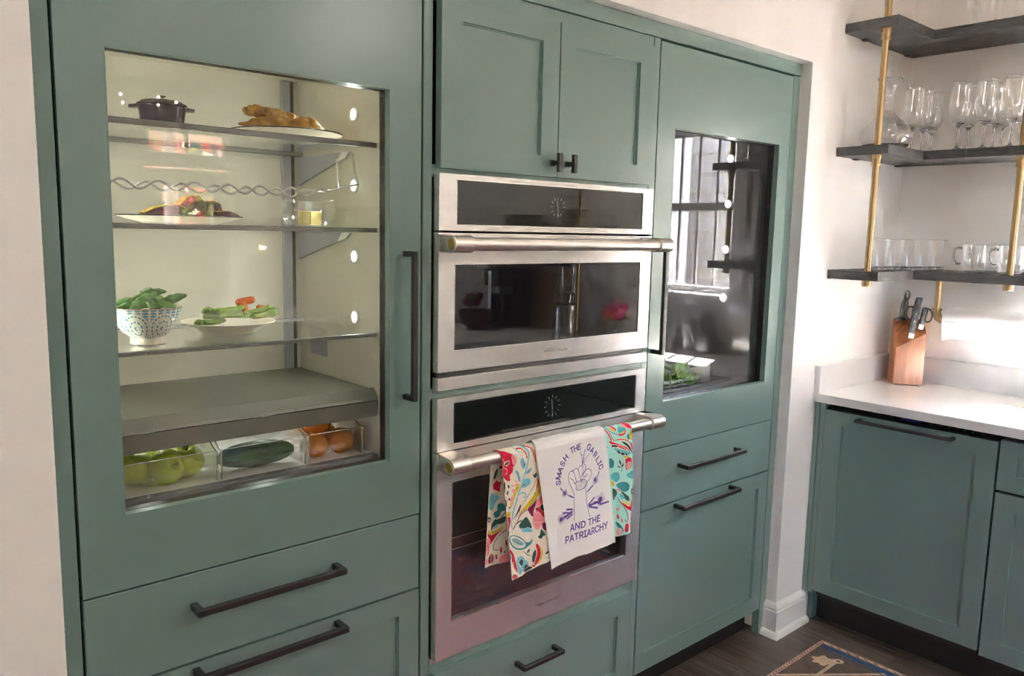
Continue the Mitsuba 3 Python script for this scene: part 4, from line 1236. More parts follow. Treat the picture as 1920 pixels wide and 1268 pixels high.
# ------------------------------------------------------------------ knife block
A, B, Cc = np.array([2.155, -.147]), np.array([2.216, -.236]), np.array([2.243, -.085])
D = B + (Cc - A)
base = [(*p, .9146) for p in (A, B, Cc, D)]
at = lambda s, t, z: (*(A + (B - A) * s + (Cc - A) * t), z)
k = thing('knife_block', 'reddish wooden knife block with slanted slotted top on the countertop', 'knife block')
top = [at(.02, .03, 1.064), at(1.0, .03, 1.124), at(.02, .45, 1.106), at(.03, .66, 1.166), at(.55, .62, 1.166), at(1.0, .50, 1.166), at(.05, .95, 1.172), at(.95, .95, 1.172)]
blk = trimesh.convex.convex_hull(np.array([at(.0, .0, .9175), at(1.0, 0, .9175), at(0, 1, .9175), at(1, 1, .9175)] + top))
part(k, 'body', blk, 'block_wood', False)
part(k, 'foot', cat_(*[bx(p[0] - .008, p[0] + .008, p[1] - .008, p[1] + .008, .9144, .9172) for p in (at(.15, .15, 0), at(.85, .15, 0), at(.15, .85, 0), at(.85, .85, 0))]), 'black_plastic', False)
up = np.array([.25, .10, 1.0]); up /= np.linalg.norm(up)


scene['mat_bolster'] = {'type': 'roughconductor', 'material': 'none', 'specular_reflectance': srgb(190, 188, 186), 'alpha': 0.3}


def slot(s, t, z, L=.030):
    p = np.array(at(s, t, z)); d_ = np.array([*(B - A), .045]); d_ /= np.linalg.norm(d_)
    return tube([p - d_ * L / 2, p, p + d_ * L / 2], .0016, 6)


for s, t, z in ((.34, .16, 1.0965), (.36, .24, 1.1075), (.38, .32, 1.118)):
    part(k, 'slot', slot(s, t, z, .045), 'dark', 30)


def knife(label, p0, p1, w, th, rivets=3, bolster=True):
    p0, p1 = np.array(p0, float), np.array(p1, float)
    ax = p1 - p0; L = np.linalg.norm(ax); ax /= L
    side = np.cross(ax, np.array([-.8, -.6, 0])); side /= np.linalg.norm(side)
    fr_ = np.cross(side, ax)
    if fr_ @ np.array([-.8, -.6, 0]) < 0:
        fr_ = -fr_
    k = thing('knife', label, 'knife', None)
    pts = []
    for s, ww, tt in ((0, .40, .45), (.12, .46, .5), (.5, .44, .5), (.85, .52, .5), (.97, .46, .42), (1.0, .30, .3)):
        for e in np.linspace(0, 2 * np.pi, 14, endpoint=False):
            c, q = math.cos(e), math.sin(e)
            c, q = math.copysign(abs(c) ** .6, c), math.copysign(abs(q) ** .6, q)
            pts.append(p0 + ax * L * s + side * w * ww * c + fr_ * th * tt * q)
    part(k, 'handle', hull(pts), 'black_plastic', 30, 'black riveted handle')
    if bolster:
        part(k, 'bolster', hull([p0 + ax * e + side * w * .42 * a + fr_ * th * .42 * b for e in (-.020, .0005) for a in (-1, 1) for b in (-1, 1)]), 'bolster', False, 'steel bolster')
    for i in range(rivets):
        c = p0 + ax * L * (.18 + .31 * i) + fr_ * (th * .49)
        part(k, 'rivet', trimesh.creation.icosphere(1, .0035).apply_transform(np.diag([1, 1, 1, 1.0])).apply_translation(c), 'chrome', 40)
    return k


knife('front knife in the block, black handle with three bright rivets', (2.166, -.198, 1.126), (2.184, -.203, 1.222), .024, .016)
knife('knife standing left behind the front knife in the block', (2.192, -.186, 1.146), (2.206, -.190, 1.236), .020, .014, 2)
knife('knife standing right behind the front knife in the block', (2.212, -.214, 1.160), (2.222, -.222, 1.228), .022, .014, 2)
knife('rear knife with plain rounded black handle in the block', (2.226, -.178, 1.172), (2.236, -.190, 1.264), .026, .018, 0, False)
# honing steel with a hanging loop
k = thing('honing_steel', 'plain black handle with hanging hole, at the rear left of the block', 'honing steel')
p0, p1 = np.array([2.205, -.138, 1.1705]), np.array([2.220, -.148, 1.276])
hs = cat_(hull([p0 + np.array([x, y, z]) for x, y, z in [(a * r, b * r, zz) for r, zz in ((.026, 0), (.014, .014)) for a, b in ((1, 0), (-1, 0), (0, 1), (0, -1), (.7, .7), (-.7, .7), (.7, -.7), (-.7, -.7))]]),
          tube([p0 + (p1 - p0) * t for t in (0, .1, .3, .5, .7, .82)], [.012, .0115, .0125, .0140, .0130, .0095], 14))
cen = p0 + (p1 - p0) * .95
ringp = [cen + np.array([.0, -.0085 * math.cos(t), .0155 * math.sin(t)]) for t in np.linspace(-math.pi / 2, 1.5 * math.pi, 25)]
part(k, 'handle', cat_(hs, tube(ringp, .0045, 10)), 'black_plastic', 40)
k = thing('kitchen_scissors', 'black ring handles of kitchen scissors behind the knives in the block', 'scissors')
for c, lab in (((2.232, -.160, 1.200), 'left'), ((2.226, -.230, 1.196), 'right')):
    c = np.array(c)
    part(k, 'ring_handle', tube([c + np.array([.0, -.016 * math.cos(t), .026 * math.sin(t)]) for t in np.linspace(0, 2 * math.pi, 28)], .0032, 8), 'black_plastic', 50)

# ------------------------------------------------------------------ patterned rug
def rug_colors(x, y):
    ex, ey = 1.655 - x, -.178 - y        # distance from the right and from the far edge
    n = meshkit.fbm(np.stack([x * 60, y * 60, x * 0], 1), 3)
    n2 = meshkit.fbm(np.stack([x * 9, y * 9, x * 0 + 4], 1), 4)
    C = np.tile(np.array([.085, .062, .055]), (len(x), 1))
    def lay(mask, col):
        C[mask] = col
    field = (ex * .8 + ey > .30) & (ex > .05) & (ey > .02)          # the corner pieces are cut off by a slanting line
    lay(field, (.36, .10, .115))
    g1, g2 = np.floor((x + y) * 9), np.floor((x - y) * 9)
    fx, fy = (x + y) * 9 - g1 - .5, (x - y) * 9 - g2 - .5
    r = np.hypot(fx, fy) + (n2 - .5) * .5
    lay(field & (r < .36), (.22, .06, .09)); lay(field & (np.abs(r - .40) < .045), (.045, .05, .10)); lay(field & (r < .12), (.42, .24, .2))
    lay(field & (n2 > .66), (.06, .07, .14))
    lay((np.abs(ex * .8 + ey - .30) < .007) & (ex > .05) & (ey > .02), (.48, .36, .25))
    edge = np.minimum(ex, ey)
    lay((ey > .105) & (ey < .118) & (ex > .10), (.48, .36, .25))
    lay((edge < .018), (.50, .30, .25))
    dots = (np.floor((x + y) * 170) + np.floor(ey * 260)) % 3 < 1
    lay((edge < .016) & (edge > .005) & dots, (.05, .05, .06))
    lay(edge < .004, (.24, .22, .12))
    lay((ex > .026) & (ex < .047) & (ey > .020), (.012, .055, .135))
    lay((ex > .058) & (ex < .064) & (ey > .022) & (n > .35), (.03, .05, .09))
    # pale blossom in the corner piece
    bxp, byp = ex - .135, ey - .078
    c1, s1 = (bxp + byp) * .7071, (bxp - byp) * .7071
    a = np.arctan2(c1 * 1.3, s1); rr = np.hypot(s1, c1 * 1.3)
    lay((rr < .036 + .008 * np.sin(a * 6) + .02 * (n2 - .5)) & (ex + ey < .28), (.50, .36, .25))
    r3 = np.hypot(s1 + .052, c1 * 1.2)
    lay((np.abs(r3 - .014) < .006), (.50, .36, .25))
    return np.clip(C * (.75 + .5 * n[:, None]), 0, 1)


gx, gy = np.arange(-.30, 1.6551, .0025), np.arange(-1.50, -.1779, .0025)
X, Y = np.meshgrid(gx, gy, indexing='ij')
V = np.stack([X.ravel(), Y.ravel(), np.full(X.size, .0065)], 1)
V[:, 2] += .0012 * meshkit.noise(V * [300, 300, 0])
C = rug_colors(V[:, 0], V[:, 1])
ni, nj = X.shape
i, j = np.meshgrid(np.arange(ni - 1), np.arange(nj - 1), indexing='ij')
a = (i * nj + j).ravel()
F = np.vstack([np.stack([a, a + nj, a + nj + 1], 1), np.stack([a, a + nj + 1, a + 1], 1)])
k = thing('rug', 'patterned rug with brown border, pale blossoms and blue stripe on the floor', 'rug')
part(k, 'pile', trimesh.Trimesh(V, F, process=False), 'vertex', True, color=C)
part(k, 'backing', bx(-.299, 1.654, -1.499, -.179, .0006, .0060), 'soil', False)

# ------------------------------------------------------------------ food in the left refrigerator
S1, S2, S3, SB = 1.682, 1.4935, 1.2545, .9658
ZG = .0006


def colored(m, fn):
    v = np.array(m.vertices)
    return np.clip(fn(v), 0, 1)


# small lidded cocotte on the top shelf
k = thing('cocotte', 'small dark purple enamelled lidded pot on the top refrigerator shelf', 'pot')
cx, cy = -.524, .20
part(k, 'pot', move(lathe([(0, 0), (.036, 0), (.039, .002), (.0435, .030), (.0445, .041), (.0455, .0425), (.043, .044), (0, .044)], 44), cx, cy, S1 + ZG), 'cocotte', 40)
part(k, 'lid', move(lathe([(0, .0445), (.0465, .0445), (.0475, .046), (.046, .0485), (.040, .0505), (.038, .053), (.022, .0555), (0, .0562)], 44), cx, cy, S1 + ZG), 'cocotte', 35)
part(k, 'lid_knob', move(lathe([(0, .056), (.0035, .056), (.003, .060), (.009, .0635), (.0085, .065), (0, .0655)], 20), cx, cy, S1 + ZG), 'chrome', 40)
for s in (-1, 1):
    b = hull([(s * x, y, z) for x, y, z in [(.042, -.016, .038), (.042, .016, .038), (.042, -.016, .044), (.042, .016, .044), (.060, -.010, .037), (.060, .010, .037), (.061, -.009, .042), (.061, .009, .042)]])
    part(k, 'handle', rot(b, -12).apply_translation((cx, cy, S1 + ZG)), 'cocotte', 40)


def dark_plate(label, x, y, z, r):
    k = thing('plate', label, 'plate')
    prof = [(0, 0), (r * .60, 0), (r * .62, .002), (r * .82, .008), (r, .0150), (r - .001, .0162), (r * .8, .0098), (r * .6, .0042), (0, .004)]
    part(k, 'dish', move(lathe(prof[:5] + [(r - .0006, .0153)] + prof[6:], 56), x, y, z + ZG), 'porcelain', 40, 'cream underside')
    part(k, 'rim', move(lathe([(r - .010, .0128), (r + .0004, .0150), (r + .0002, .0172), (r - .010, .0143), (r - .010, .0128)], 56), x, y, z + ZG), 'plate_dark', 40, 'dark glazed rim')
    return k


dark_plate('dark-rimmed plate of croissants on the top refrigerator shelf', -.258, .20, S1, .122)
dark_plate('dark-rimmed plate of sliced loaf on the second refrigerator shelf', -.488, .22, S2, .123)


def croissant(label, path, radii, seed):
    P = np.array(path, float)
    t = np.linspace(0, 1, 90)
    s = np.linspace(0, 1, len(P))
    Q = np.stack([np.interp(t, s, P[:, i]) for i in range(3)], 1)
    for _ in range(12):
        Q[1:-1] = (Q[:-2] + Q[2:]) / 4 + Q[1:-1] / 2
    R = np.interp(t, s, radii) * (1 + .085 * np.abs(np.sin(t * math.pi * 6.5 + seed)) - .03)
    m = tube(Q, R, 28)
    v = np.array(m.vertices)
    n = meshkit.fbm(v * [55, 55, 55] + seed, 4)
    v += m.vertex_normals * ((n - .5) * .014)[:, None]
    m.vertices = v
    f = meshkit.fbm(v * 90 + 7, 3)
    C = np.array([.44, .23, .028])[None] * (1 - f[:, None]) + np.array([.15, .055, .008])[None] * f[:, None]
    C = C * (.6 + .9 * n[:, None])
    one('croissant', label, 'croissant', m, 'vertex_food', True, 'croissants on the dark plate', color=np.clip(C, 0, 1))


zc = S1 + .012
croissant('golden brown croissant lying lowest at the left of the plate', [(-.378, .17, zc + .010), (-.34, .165, zc + .017), (-.30, .17, zc + .020), (-.25, .19, zc + .018), (-.22, .20, zc + .014)], [.003, .011, .016, .016, .008], 1)
croissant('golden brown croissant on top of the others, blunt end to the left', [(-.352, .205, zc + .043), (-.325, .20, zc + .046), (-.29, .20, zc + .042), (-.245, .205, zc + .036), (-.212, .21, zc + .026)], [.008, .013, .0145, .014, .009], 2.3)
croissant('golden brown croissant at the right end of the plate', [(-.275, .175, zc + .018), (-.245, .172, zc + .022), (-.215, .175, zc + .022), (-.19, .182, zc + .014), (-.176, .19, zc + .008)], [.009, .015, .018, .014, .004], 4.1)
croissant('golden brown croissant at the rear of the plate under the top one', [(-.32, .24, zc + .018), (-.28, .245, zc + .024), (-.24, .245, zc + .024), (-.20, .24, zc + .016)], [.008, .016, .017, .008], 5.6)


def slice_(label, x, y, z, L, H, W, deg, tilt, seed):
    poly = Polygon([(-L / 2, 0), (L / 2, 0), (L / 2 + .004, H * .45), (L * .38, H * .95), (L * .1, H * 1.05), (-L * .3, H * .8), (-L / 2 - .003, H * .45)])
    m = fine(xz(poly, -W / 2, W / 2), .004, 2)
    v = np.array(m.vertices)
    n = meshkit.fbm(v * 130 + seed, 4)
    v += m.vertex_normals * ((n - .5) * .005)[:, None]
    m.vertices = v
    nz = m.vertex_normals[:, 2]
    top = np.clip((nz - .35) * 4, 0, 1)[:, None] * np.clip((meshkit.fbm(v * 60 + seed, 3) - .3) * 6, .25, 1)[:, None]
    C = np.array([.042, .015, .009])[None] * (.3 + 1.4 * n[:, None]) * (1 - top) + np.array([.60, .38, .06])[None] * top
    m = rot(rot(m, tilt, (0, 1, 0)), deg).apply_translation((x, y, z - 0))
    m.apply_translation((0, 0, S2 + .0062 - m.bounds[0, 2] + z))
    one('loaf_slice', label, 'food', m, 'vertex_food', True, 'slices on the second-shelf plate', color=C)


slice_('long dark-crusted slice with yellow top at the left of the plate', -.532, .19, .006, .078, .020, .035, 4, -6, 1)
slice_('tallest dark-crusted slice with yellow top in the middle of the plate', -.478, .20, .008, .062, .034, .030, 12, -14, 2)
slice_('dark-crusted slice with yellow top right of the tallest slice', -.445, .215, .008, .060, .030, .030, -8, 6, 3)
slice_('small dark-crusted end piece at the right of the plate', -.405, .19, .006, .048, .012, .025, -5, 10, 4)
slice_('dark-crusted slice with yellow top behind at the right', -.425, .245, .007, .055, .034, .028, 10, 8, 5)

# glass bowl with butter
k = one('glass_bowl', 'clear glass bowl holding a butter block on the second refrigerator shelf', 'bowl',
        move(lathe([(0, 0), (.040, 0), (.050, .004), (.059, .018), (.0615, .036), (.0610, .058), (.0602, .0592), (.0592, .058), (.0597, .036), (.057, .019), (.049, .007), (.040, .0035), (0, .0035)], 48), -.2075, .20, S2 + ZG), 'thin_glass', 40)
one('butter', 'pale yellow butter block inside the clear glass bowl', 'butter', rot(cbox(-.021, .021, -.018, .018, 0, .031, .002), 25).apply_translation((-.204, .20, S2 + .0046)), 'butter', False)

# patterned bowl with pea pods
BX, BY = -.577, .170
k = thing('patterned_bowl', 'blue and white patterned bowl of snap peas on the glass shelf', 'bowl')
pr_ = [(.031, .0), (.0335, .001), (.0325, .013), (.036, .017), (.047, .025), (.056, .039), (.062, .058), (.0655, .0735)]
pi_ = [(.0650, .0745), (.0605, .058), (.0542, .040), (.045, .028), (.034, .021), (0, .019)]
n_ = 72
full = [(0, .004), (.0305, .004), (.031, .0)] + pr_[1:] + pi_
zs_ = [p[1] / .0735 for p in full]
V, UV = [], []
for ii, (r, z) in enumerate(full):
    for a in range(n_ + 1):
        t = a / n_ * 2 * math.pi
        V.append((BX + r * math.cos(t), BY + r * math.sin(t), S3 + ZG + z)); UV.append((a / n_, min(zs_[ii], 1.0) if ii < 3 + len(pr_) - 1 else .12))
F = []
for ii in range(len(full) - 1):
    for a in range(n_):
        p, q = ii * (n_ + 1) + a, (ii + 1) * (n_ + 1) + a
        F += [(p, p + 1, q + 1), (p, q + 1, q)]
m = trimesh.Trimesh(V, F, process=False)
if m.volume < 0:
    m = trimesh.Trimesh(V, np.array(F)[:, ::-1], process=False)
part(k, 'bowl', m, 'bowl', True, uv=np.array(UV))


def pod_mesh(L, w, bend, seed):
    t = np.linspace(0, 1, 26)
    x = (t - .5) * L
    z = bend * L * (1 - (2 * t - 1) ** 2)
    r = w * np.clip(np.sin(np.pi * np.clip(t, .02, .98)) ** .5, .06, 1) * (1 + .09 * np.sin(t * 2 * math.pi * 5 + seed))
    r[0] = r[1] * .25; r[-1] = r[-2] * .3
    m = tube(np.stack([x, x * 0, z], 1), r, 14)
    v = np.array(m.vertices); v[:, 1] *= .52; m.vertices = v
    return m


pods = [(-.608, .145, .080, -20, -6, 0), (-.600, .155, .084, 35, 14, 1), (-.575, .140, .086, 80, -30, 2), (-.560, .150, .084, -30, 10, 3), (-.548, .165, .081, 15, -6, 4), (-.580, .180, .086, 5, 4, 5), (-.605, .185, .080, 60, 8, 6), (-.560, .190, .082, -50, -8, 7), (-.585, .158, .097, 110, 40, 8), (-.535, .158, .086, -25, -24, 9),
        (-.595, .200, .080, -10, 5, 10), (-.570, .205, .082, 20, -5, 11), (-.592, .138, .088, 10, -34, 12), (-.552, .195, .090, 40, 10, 13), (-.575, .162, .098, 170, 16, 14)]
for x, y, h, dz, ti, sd in pods:
    m = pod_mesh(.060 + .012 * RNG.random(), .0095, .10 * RNG.uniform(.5, 1.4), sd)
    m = rot(rot(rot(m, RNG.uniform(-60, 60), (1, 0, 0)), ti, (0, 1, 0)), dz).apply_translation((x, y, S3 + h - .004))
    v = np.array(m.vertices)
    n = meshkit.fbm(v * 100 + sd, 3)
    C = np.array([.075, .155, .035]) * (.55 + .9 * n[:, None]) * (1 + .25 * math.sin(sd * 2.1))
    one('pea_pod', 'green snap pea pod heaped in the patterned bowl', 'pea pod', m, 'vertex_food', True, 'snap peas in the patterned bowl', color=np.clip(C, 0, 1))

# white plate with celery and carrots
PX, PY = -.380, .250
one('plate', 'white rimmed plate of celery and carrot sticks on the glass shelf', 'plate',
    move(lathe([(0, 0), (.055, 0), (.060, .002), (.070, .012), (.098, .0235), (.101, .0250), (.1005, .0265), (.097, .0256), (.068, .0150), (.054, .006), (0, .006)], 56), PX, PY, S3 + ZG), 'porcelain', 40)


def celery(label, x, y, z, L, deg, tilt, roll, w=.0115, dark=0.0):
    a = np.linspace(-1.25, 1.25, 12)
    out = [(w * math.sin(t), w * (1 - math.cos(t)) * .9) for t in a]
    inn = [(w * .62 * math.sin(t), w * (1 - .62 * math.cos(t)) * .9 + .0003) for t in a[::-1]]
    m = extrude(Polygon(out + inn), L)
    m.apply_transform(np.array([[0, 0, 1, -L / 2], [1, 0, 0, 0], [0, 1, 0, 0], [0, 0, 0, 1.0]]))
    m = fine(m, .006, 0)
    v = np.array(m.vertices); v[:, 2] += .06 * L * (1 - (2 * v[:, 0] / L) ** 2) * .5; m.vertices = v
    m = rot(rot(rot(m, roll, (1, 0, 0)), tilt, (0, 1, 0)), deg).apply_translation((x, y, S3 + z))
    v = np.array(m.vertices)
    n = meshkit.fbm(v * [140, 140, 140], 3)
    C = np.array([.22, .34, .055]) * (1 - dark) * (.7 + .6 * n[:, None])
    m2 = trimesh.Trimesh(m.vertices, m.faces, process=False)
    one('celery_stick', label, 'celery', m2, 'vertex_food', False, 'celery sticks on the white plate', color=np.clip(C, 0, 1))


for q, ar in enumerate([(-.440, .222, .036, .050, 30, 4, 170, .0150, .25), (-.418, .230, .056, .055, 28, 14, 160, .0155, 0), (-.388, .220, .062, .058, 4, -4, 175, .0150, .1), (-.398, .190, .040, .046, -18, 0, 20, .0150, .3), (-.370, .182, .038, .036, 60, 5, 0, .0150, .1), (-.336, .200, .058, .055, -28, -16, 165, .0160, 0),
                        (-.318, .205, .046, .050, -25, -8, 175, .0150, .15), (-.306, .212, .040, .044, -12, -4, 30, .0145, 0), (-.345, .185, .038, .036, 25, 0, 10, .0145, .2), (-.40, .262, .044, .060, 0, 0, 170, .0150, .2), (-.432, .206, .038, .044, 14, 0, 165, .0150, .15)]):
    celery(('pale green celery stick at the left edge of the plate', 'pale celery stick leaning on the left of the pile', 'celery stick lying on top of the pile', 'dark green celery curl at the front of the plate', 'celery curl facing forward at the front centre', 'broad celery stick right of the carrots', 'celery stick at the right under the broad one', 'celery stick at the right edge of the plate', 'celery piece low at the front right', 'celery stick at the rear of the plate', 'celery stick low at the front left')[q], *ar)
for q, (p0, p1, r) in enumerate((((-.366, .245, .066), (-.326, .232, .074), .0085), ((-.356, .205, .042), (-.356, .228, .068), .0075), ((-.322, .230, .056), (-.292, .240, .048), .007))):
    m = tube([np.array([*p0[:2], S3 + p0[2]]) + (np.array(p1) - np.array(p0)) * t for t in (0, .04, .15, .5, .85, .96, 1)], np.array([.3, .7, .95, 1, .95, .7, .3]) * r, 14)
    one('carrot', ('orange carrot stick on top of the pile', 'orange carrot standing between the celery sticks', 'orange carrot at the right behind the celery')[q], 'carrot', m, 'carrot', 40, 'carrots on the white plate')

# clear bins with fruit
def clear_bin(label, x0, x1):
    k = thing('clear_bin', label, 'bin')
    z0, z1, y0, y1, t = SB + ZG, 1.050, .098, .425, .0012
    side = Polygon([(y0, z0), (y1, z0), (y1, z1), (y0 + .05, z1), (y0 + .012, 1.031), (y0, 1.031)])
    for x, s in ((x0, 1), (x1, -1)):
        part(k, 'side_wall', trimesh.Trimesh(*(lambda m: (m.vertices, m.faces))(yz(side, x, x + s * t))), 'thin_glass', False)
    part(k, 'front_wall', bx(x0 + t, x1 - t, y0, y0 + t, z0, 1.030), 'thin_glass', False)
    part(k, 'back_wall', bx(x0 + t, x1 - t, y1 - t, y1, z0, z1), 'thin_glass', False)
    rim = []
    for x in (x0 + .001, x1 - .001):
        rim.append(tube([(x, y0 + .0005, z0 + .001), (x, y0 + .0005, 1.029), (x, y0 + .013, 1.032), (x, y0 + .05, z1 - .001), (x, y1, z1 - .001)], .0016, 6))
    rim.append(rod((x0 + .002, y0 + .0005, 1.0305), (x1 - .002, y0 + .0005, 1.0305), .0009, 6))
    part(k, 'rim', cat_(*rim), 'chrome', 30, 'bright polished rim')
    return k


clear_bin('clear bin of green apples at the left of the bottom tray', -.708, -.472)
clear_bin('clear bin with a cucumber in the middle of the bottom tray', -.464, -.274)
clear_bin('clear bin of oranges at the right of the bottom tray', -.266, -.128)


def apple(label, x, y, r, spin, tip, zo=0):
    prof = []
    for t in np.linspace(0, math.pi, 30):
        rr = r * (1.0 + .06 * math.cos(2 * t) * -1) * math.sin(t) ** .92
        z = -r * .93 * math.cos(t)
        z += r * .30 * math.exp(-(rr / (r * .28)) ** 2) * (1 if t < 1.5 else -1)
        prof.append((max(rr, 0), z))
    prof[0] = (0, prof[0][1]); prof[-1] = (0, prof[-1][1])
    m = lathe(prof, 40)
    v = np.array(m.vertices)
    n = meshkit.fbm(v * 34 + spin, 4)
    sp = (meshkit.noise(v * 520) > .86)
    base_c = np.array([.37, .47, .012]) * (1 - .35 * n[:, None]) + np.array([.16, .06, 0]) * np.clip(n[:, None] * 2 - 1, 0, 1)
    base_c[sp] *= 1.18
    m = rot(rot(m, tip, (1, 0, 0)), spin)
    k = thing('apple', label, 'apple', 'green apples in the clear bin')
    zz = SB + ZG - m.bounds[0, 2] + .0008 + zo
    part(k, 'fruit', trimesh.Trimesh(m.vertices, m.faces, process=False).apply_translation((x, y, zz)), 'vertex_food', True, color=np.clip(base_c, 0, 1))
    st = rot(rot(tube([(0, 0, r * .62), (.001, 0, r * .8), (.003, 0, r * .98)], .0014, 6), tip, (1, 0, 0)), spin).apply_translation((x, y, zz))
    part(k, 'stem', st, 'soil', 40, 'short brown stem')


apple('green apple at the front, in the middle of the others', -.560, .140, .0345, 20, 70)
apple('yellowish green apple at the left of the bin', -.607, .178, .0385, 80, 8)
apple('bright green apple right of the front one', -.5135, .172, .0370, 10, 18)
apple('green apple at the back, mostly hidden', -.535, .250, .037, 200, 10)


def cucumber():
    t = np.linspace(0, 1, 60)
    x = -.452 + .166 * t
    r = .0275 * np.clip(np.sin(np.pi * np.clip(t, .012, .988)), 0, 1) ** .33
    y = .150 - .012 * t
    z = SB + .0295 + .002 * np.sin(t * 3)
    m = tube(np.stack([x, y, z], 1), r, 40)
    v = np.array(m.vertices)
    a = np.arctan2(v[:, 2] - (SB + .03), v[:, 1] - .145)
    s = np.clip(meshkit.fbm(np.stack([v[:, 0] * 14, np.cos(a) * 5, np.sin(a) * 5], 1), 4) * 2.2 - .9, 0, 1)
    C = np.array([.012, .030, .010]) * (1 - s[:, None]) + np.array([.075, .14, .035]) * s[:, None]
    one('cucumber', 'dark green cucumber lying in the middle clear bin', 'cucumber', m, 'vertex_food', True, color=C)


cucumber()
for lab, x, y, z, r in (('orange with rough skin at the right of the bin', -.163, .140, 0, .0305), ('orange at the lower left of the bin', -.231, .136, 0, .029), ('orange stacked on top of the others', -.196, .186, .038, .031), ('orange at the back left of the bin', -.234, .215, 0, .030), ('orange at the back right of the bin', -.165, .222, 0, .030)):
    m = trimesh.creation.icosphere(4, r)
    v = np.array(m.vertices); v[:, 2] *= .95; m.vertices = v
    one('orange', lab, 'orange', m.apply_translation((x, y, SB + ZG + r * .95 + z)), 'orange', True, group='oranges in the clear bin')


# lettuce in the right column
def leaf(L, W, curl, seed, nu=26, nv=18):
    u, w = np.meshgrid(np.linspace(0, 1, nu), np.linspace(-1, 1, nv), indexing='ij')
    wid = W * np.sin(np.pi * np.clip(u * .9 + .08, 0, 1)) ** .7
    ruff = (meshkit.fbm(np.stack([u * 5 + seed, w * 3, u * 0], -1), 3) - .5)
    x = (u - .5) * L
    y = w * wid * (1 + .15 * ruff)
    z = curl * (u - .5) ** 2 * L + .35 * wid * w * w + ruff * .035 * np.abs(w) * 1.3 + .02 * ruff
    V = np.stack([x.ravel(), y.ravel(), z.ravel()], 1)
    F = []
    for i in range(nu - 1):
        for j in range(nv - 1):
            a = i * nv + j
            F += [(a, a + nv, a + nv + 1), (a, a + nv + 1, a + 1)]
    n = meshkit.fbm(V * 60 + seed, 3)
    rib = np.exp(-(w.ravel() / .07) ** 2)[:, None]
    C = np.array([.12, .30, .012]) * (.55 + .9 * n[:, None]) * (1 - rib * .7) + np.array([.30, .42, .10]) * rib * .7
    return trimesh.Trimesh(V, F, process=False), np.clip(C, 0, 1)


k = thing('lettuce', 'bright green lettuce leaves in a clear bin in the right column', 'lettuce')
for x, y, z, dz, tx, ty, L, sd in ((1.13, .165, 1.018, 8, 38, -14, .155, 1), (1.17, .20, 1.036, -15, 15, 14, .15, 2), (1.12, .23, 1.030, 30, -20, 5, .15, 3), (1.15, .28, 1.035, -40, 15, 10, .16, 4), (1.185, .16, 1.010, 4, 42, 8, .125, 7), (1.11, .155, 1.012, -8, 30, 4, .10, 8)):
    m, C = leaf(L, .042, .6, sd)
    m = rot(rot(rot(m, tx, (1, 0, 0)), ty, (0, 1, 0)), dz).apply_translation((x, y, 0))
    m.apply_translation((0, 0, .9775 - m.bounds[0, 2] + (z - 1.01) * .6))
    v = np.array(m.vertices); v[:, 0] = np.clip(v[:, 0], 1.047, 1.259); v[:, 1] = np.clip(v[:, 1], .108, .416); m.vertices = v
    part(k, 'leaf', m, 'vertex_leaf', True, color=C)
k = thing('lettuce', 'dark bagged greens in the bin left of the bright lettuce', 'lettuce')
for x, y, z, dz, tx, ty, L, sd in ((.95, .16, 1.012, 8, 40, -5, .13, 11), (.96, .20, 1.03, -20, 15, 12, .14, 12), (.93, .25, 1.03, 40, -15, 5, .14, 13), (.98, .17, 1.0, 60, 20, 15, .10, 14)):
    m, C = leaf(L, .040, .6, sd)
    m = rot(rot(rot(m, tx, (1, 0, 0)), ty, (0, 1, 0)), dz).apply_translation((x, y, 0))
    m.apply_translation((0, 0, .9775 - m.bounds[0, 2] + (z - 1.0) * .5))
    v = np.array(m.vertices); v[:, 0] = np.clip(v[:, 0], .849, 1.034); v[:, 1] = np.clip(v[:, 1], .108, .416); m.vertices = v
    part(k, 'leaf', m, 'vertex_leaf', True, color=C * np.array([.30, .34, .5]))


def bin2(label, x0, x1):
    k = thing('clear_bin', label, 'bin')
    for a in ((x0, x0 + .0012, .104, .42, .9768, 1.06), (x1 - .0012, x1, .104, .42, .9768, 1.06), (x0 + .0012, x1 - .0012, .104, .1052, .9768, 1.045), (x0 + .0012, x1 - .0012, .4188, .42, .9768, 1.06)):
        part(k, 'wall', bx(*a), 'thin_glass', False)
    part(k, 'rim', cat_(*[tube([(x, .1046, .978), (x, .1046, 1.045), (x, .15, 1.06), (x, .42, 1.06)], .0014, 6) for x in (x0, x1)]), 'chrome', 30, 'bright rim')


bin2('empty-looking clear bin at the left of the right column tray', .845, 1.038)
bin2('clear bin in front of the lettuce leaves in the right column', 1.044, 1.262)

# ------------------------------------------------------------------ things mirrored in the glass: the kitchen counter and the room behind
CT = .9145
k = thing('coffee_maker', 'black coffee maker on the counter, mirrored in the upper oven window', 'coffee maker')
part(k, 'body', cat_(cbox(2.10, 2.26, -2.29, -2.145, CT, CT + .35, .01), cbox(1.98, 2.26, -2.29, -2.145, CT + .25, CT + .35, .01), cbox(1.98, 2.26, -2.29, -2.145, CT, CT + .03, .006)), 'black_plastic', False)
part(k, 'carafe', lathe([(0, 0), (.055, 0), (.065, .05), (.06, .10), (.045, .14), (.045, .17), (0, .17)], 30, (2.04, -2.217, CT + .032)), 'black_glass', 40)
part(k, 'steel_strip', cbox(1.977, 1.981, -2.24, -2.21, CT + .05, CT + .34, .001), 'chrome', False)
one('wooden_bowl', 'dark turned wooden bowl on the counter, mirrored in the oven window', 'bowl', lathe([(0, 0), (.05, 0), (.09, .035), (.105, .085), (.105, .11), (.098, .11), (.08, .04), (0, .015)], 40, (1.86, -2.20, CT)), 'ketchup', 40)
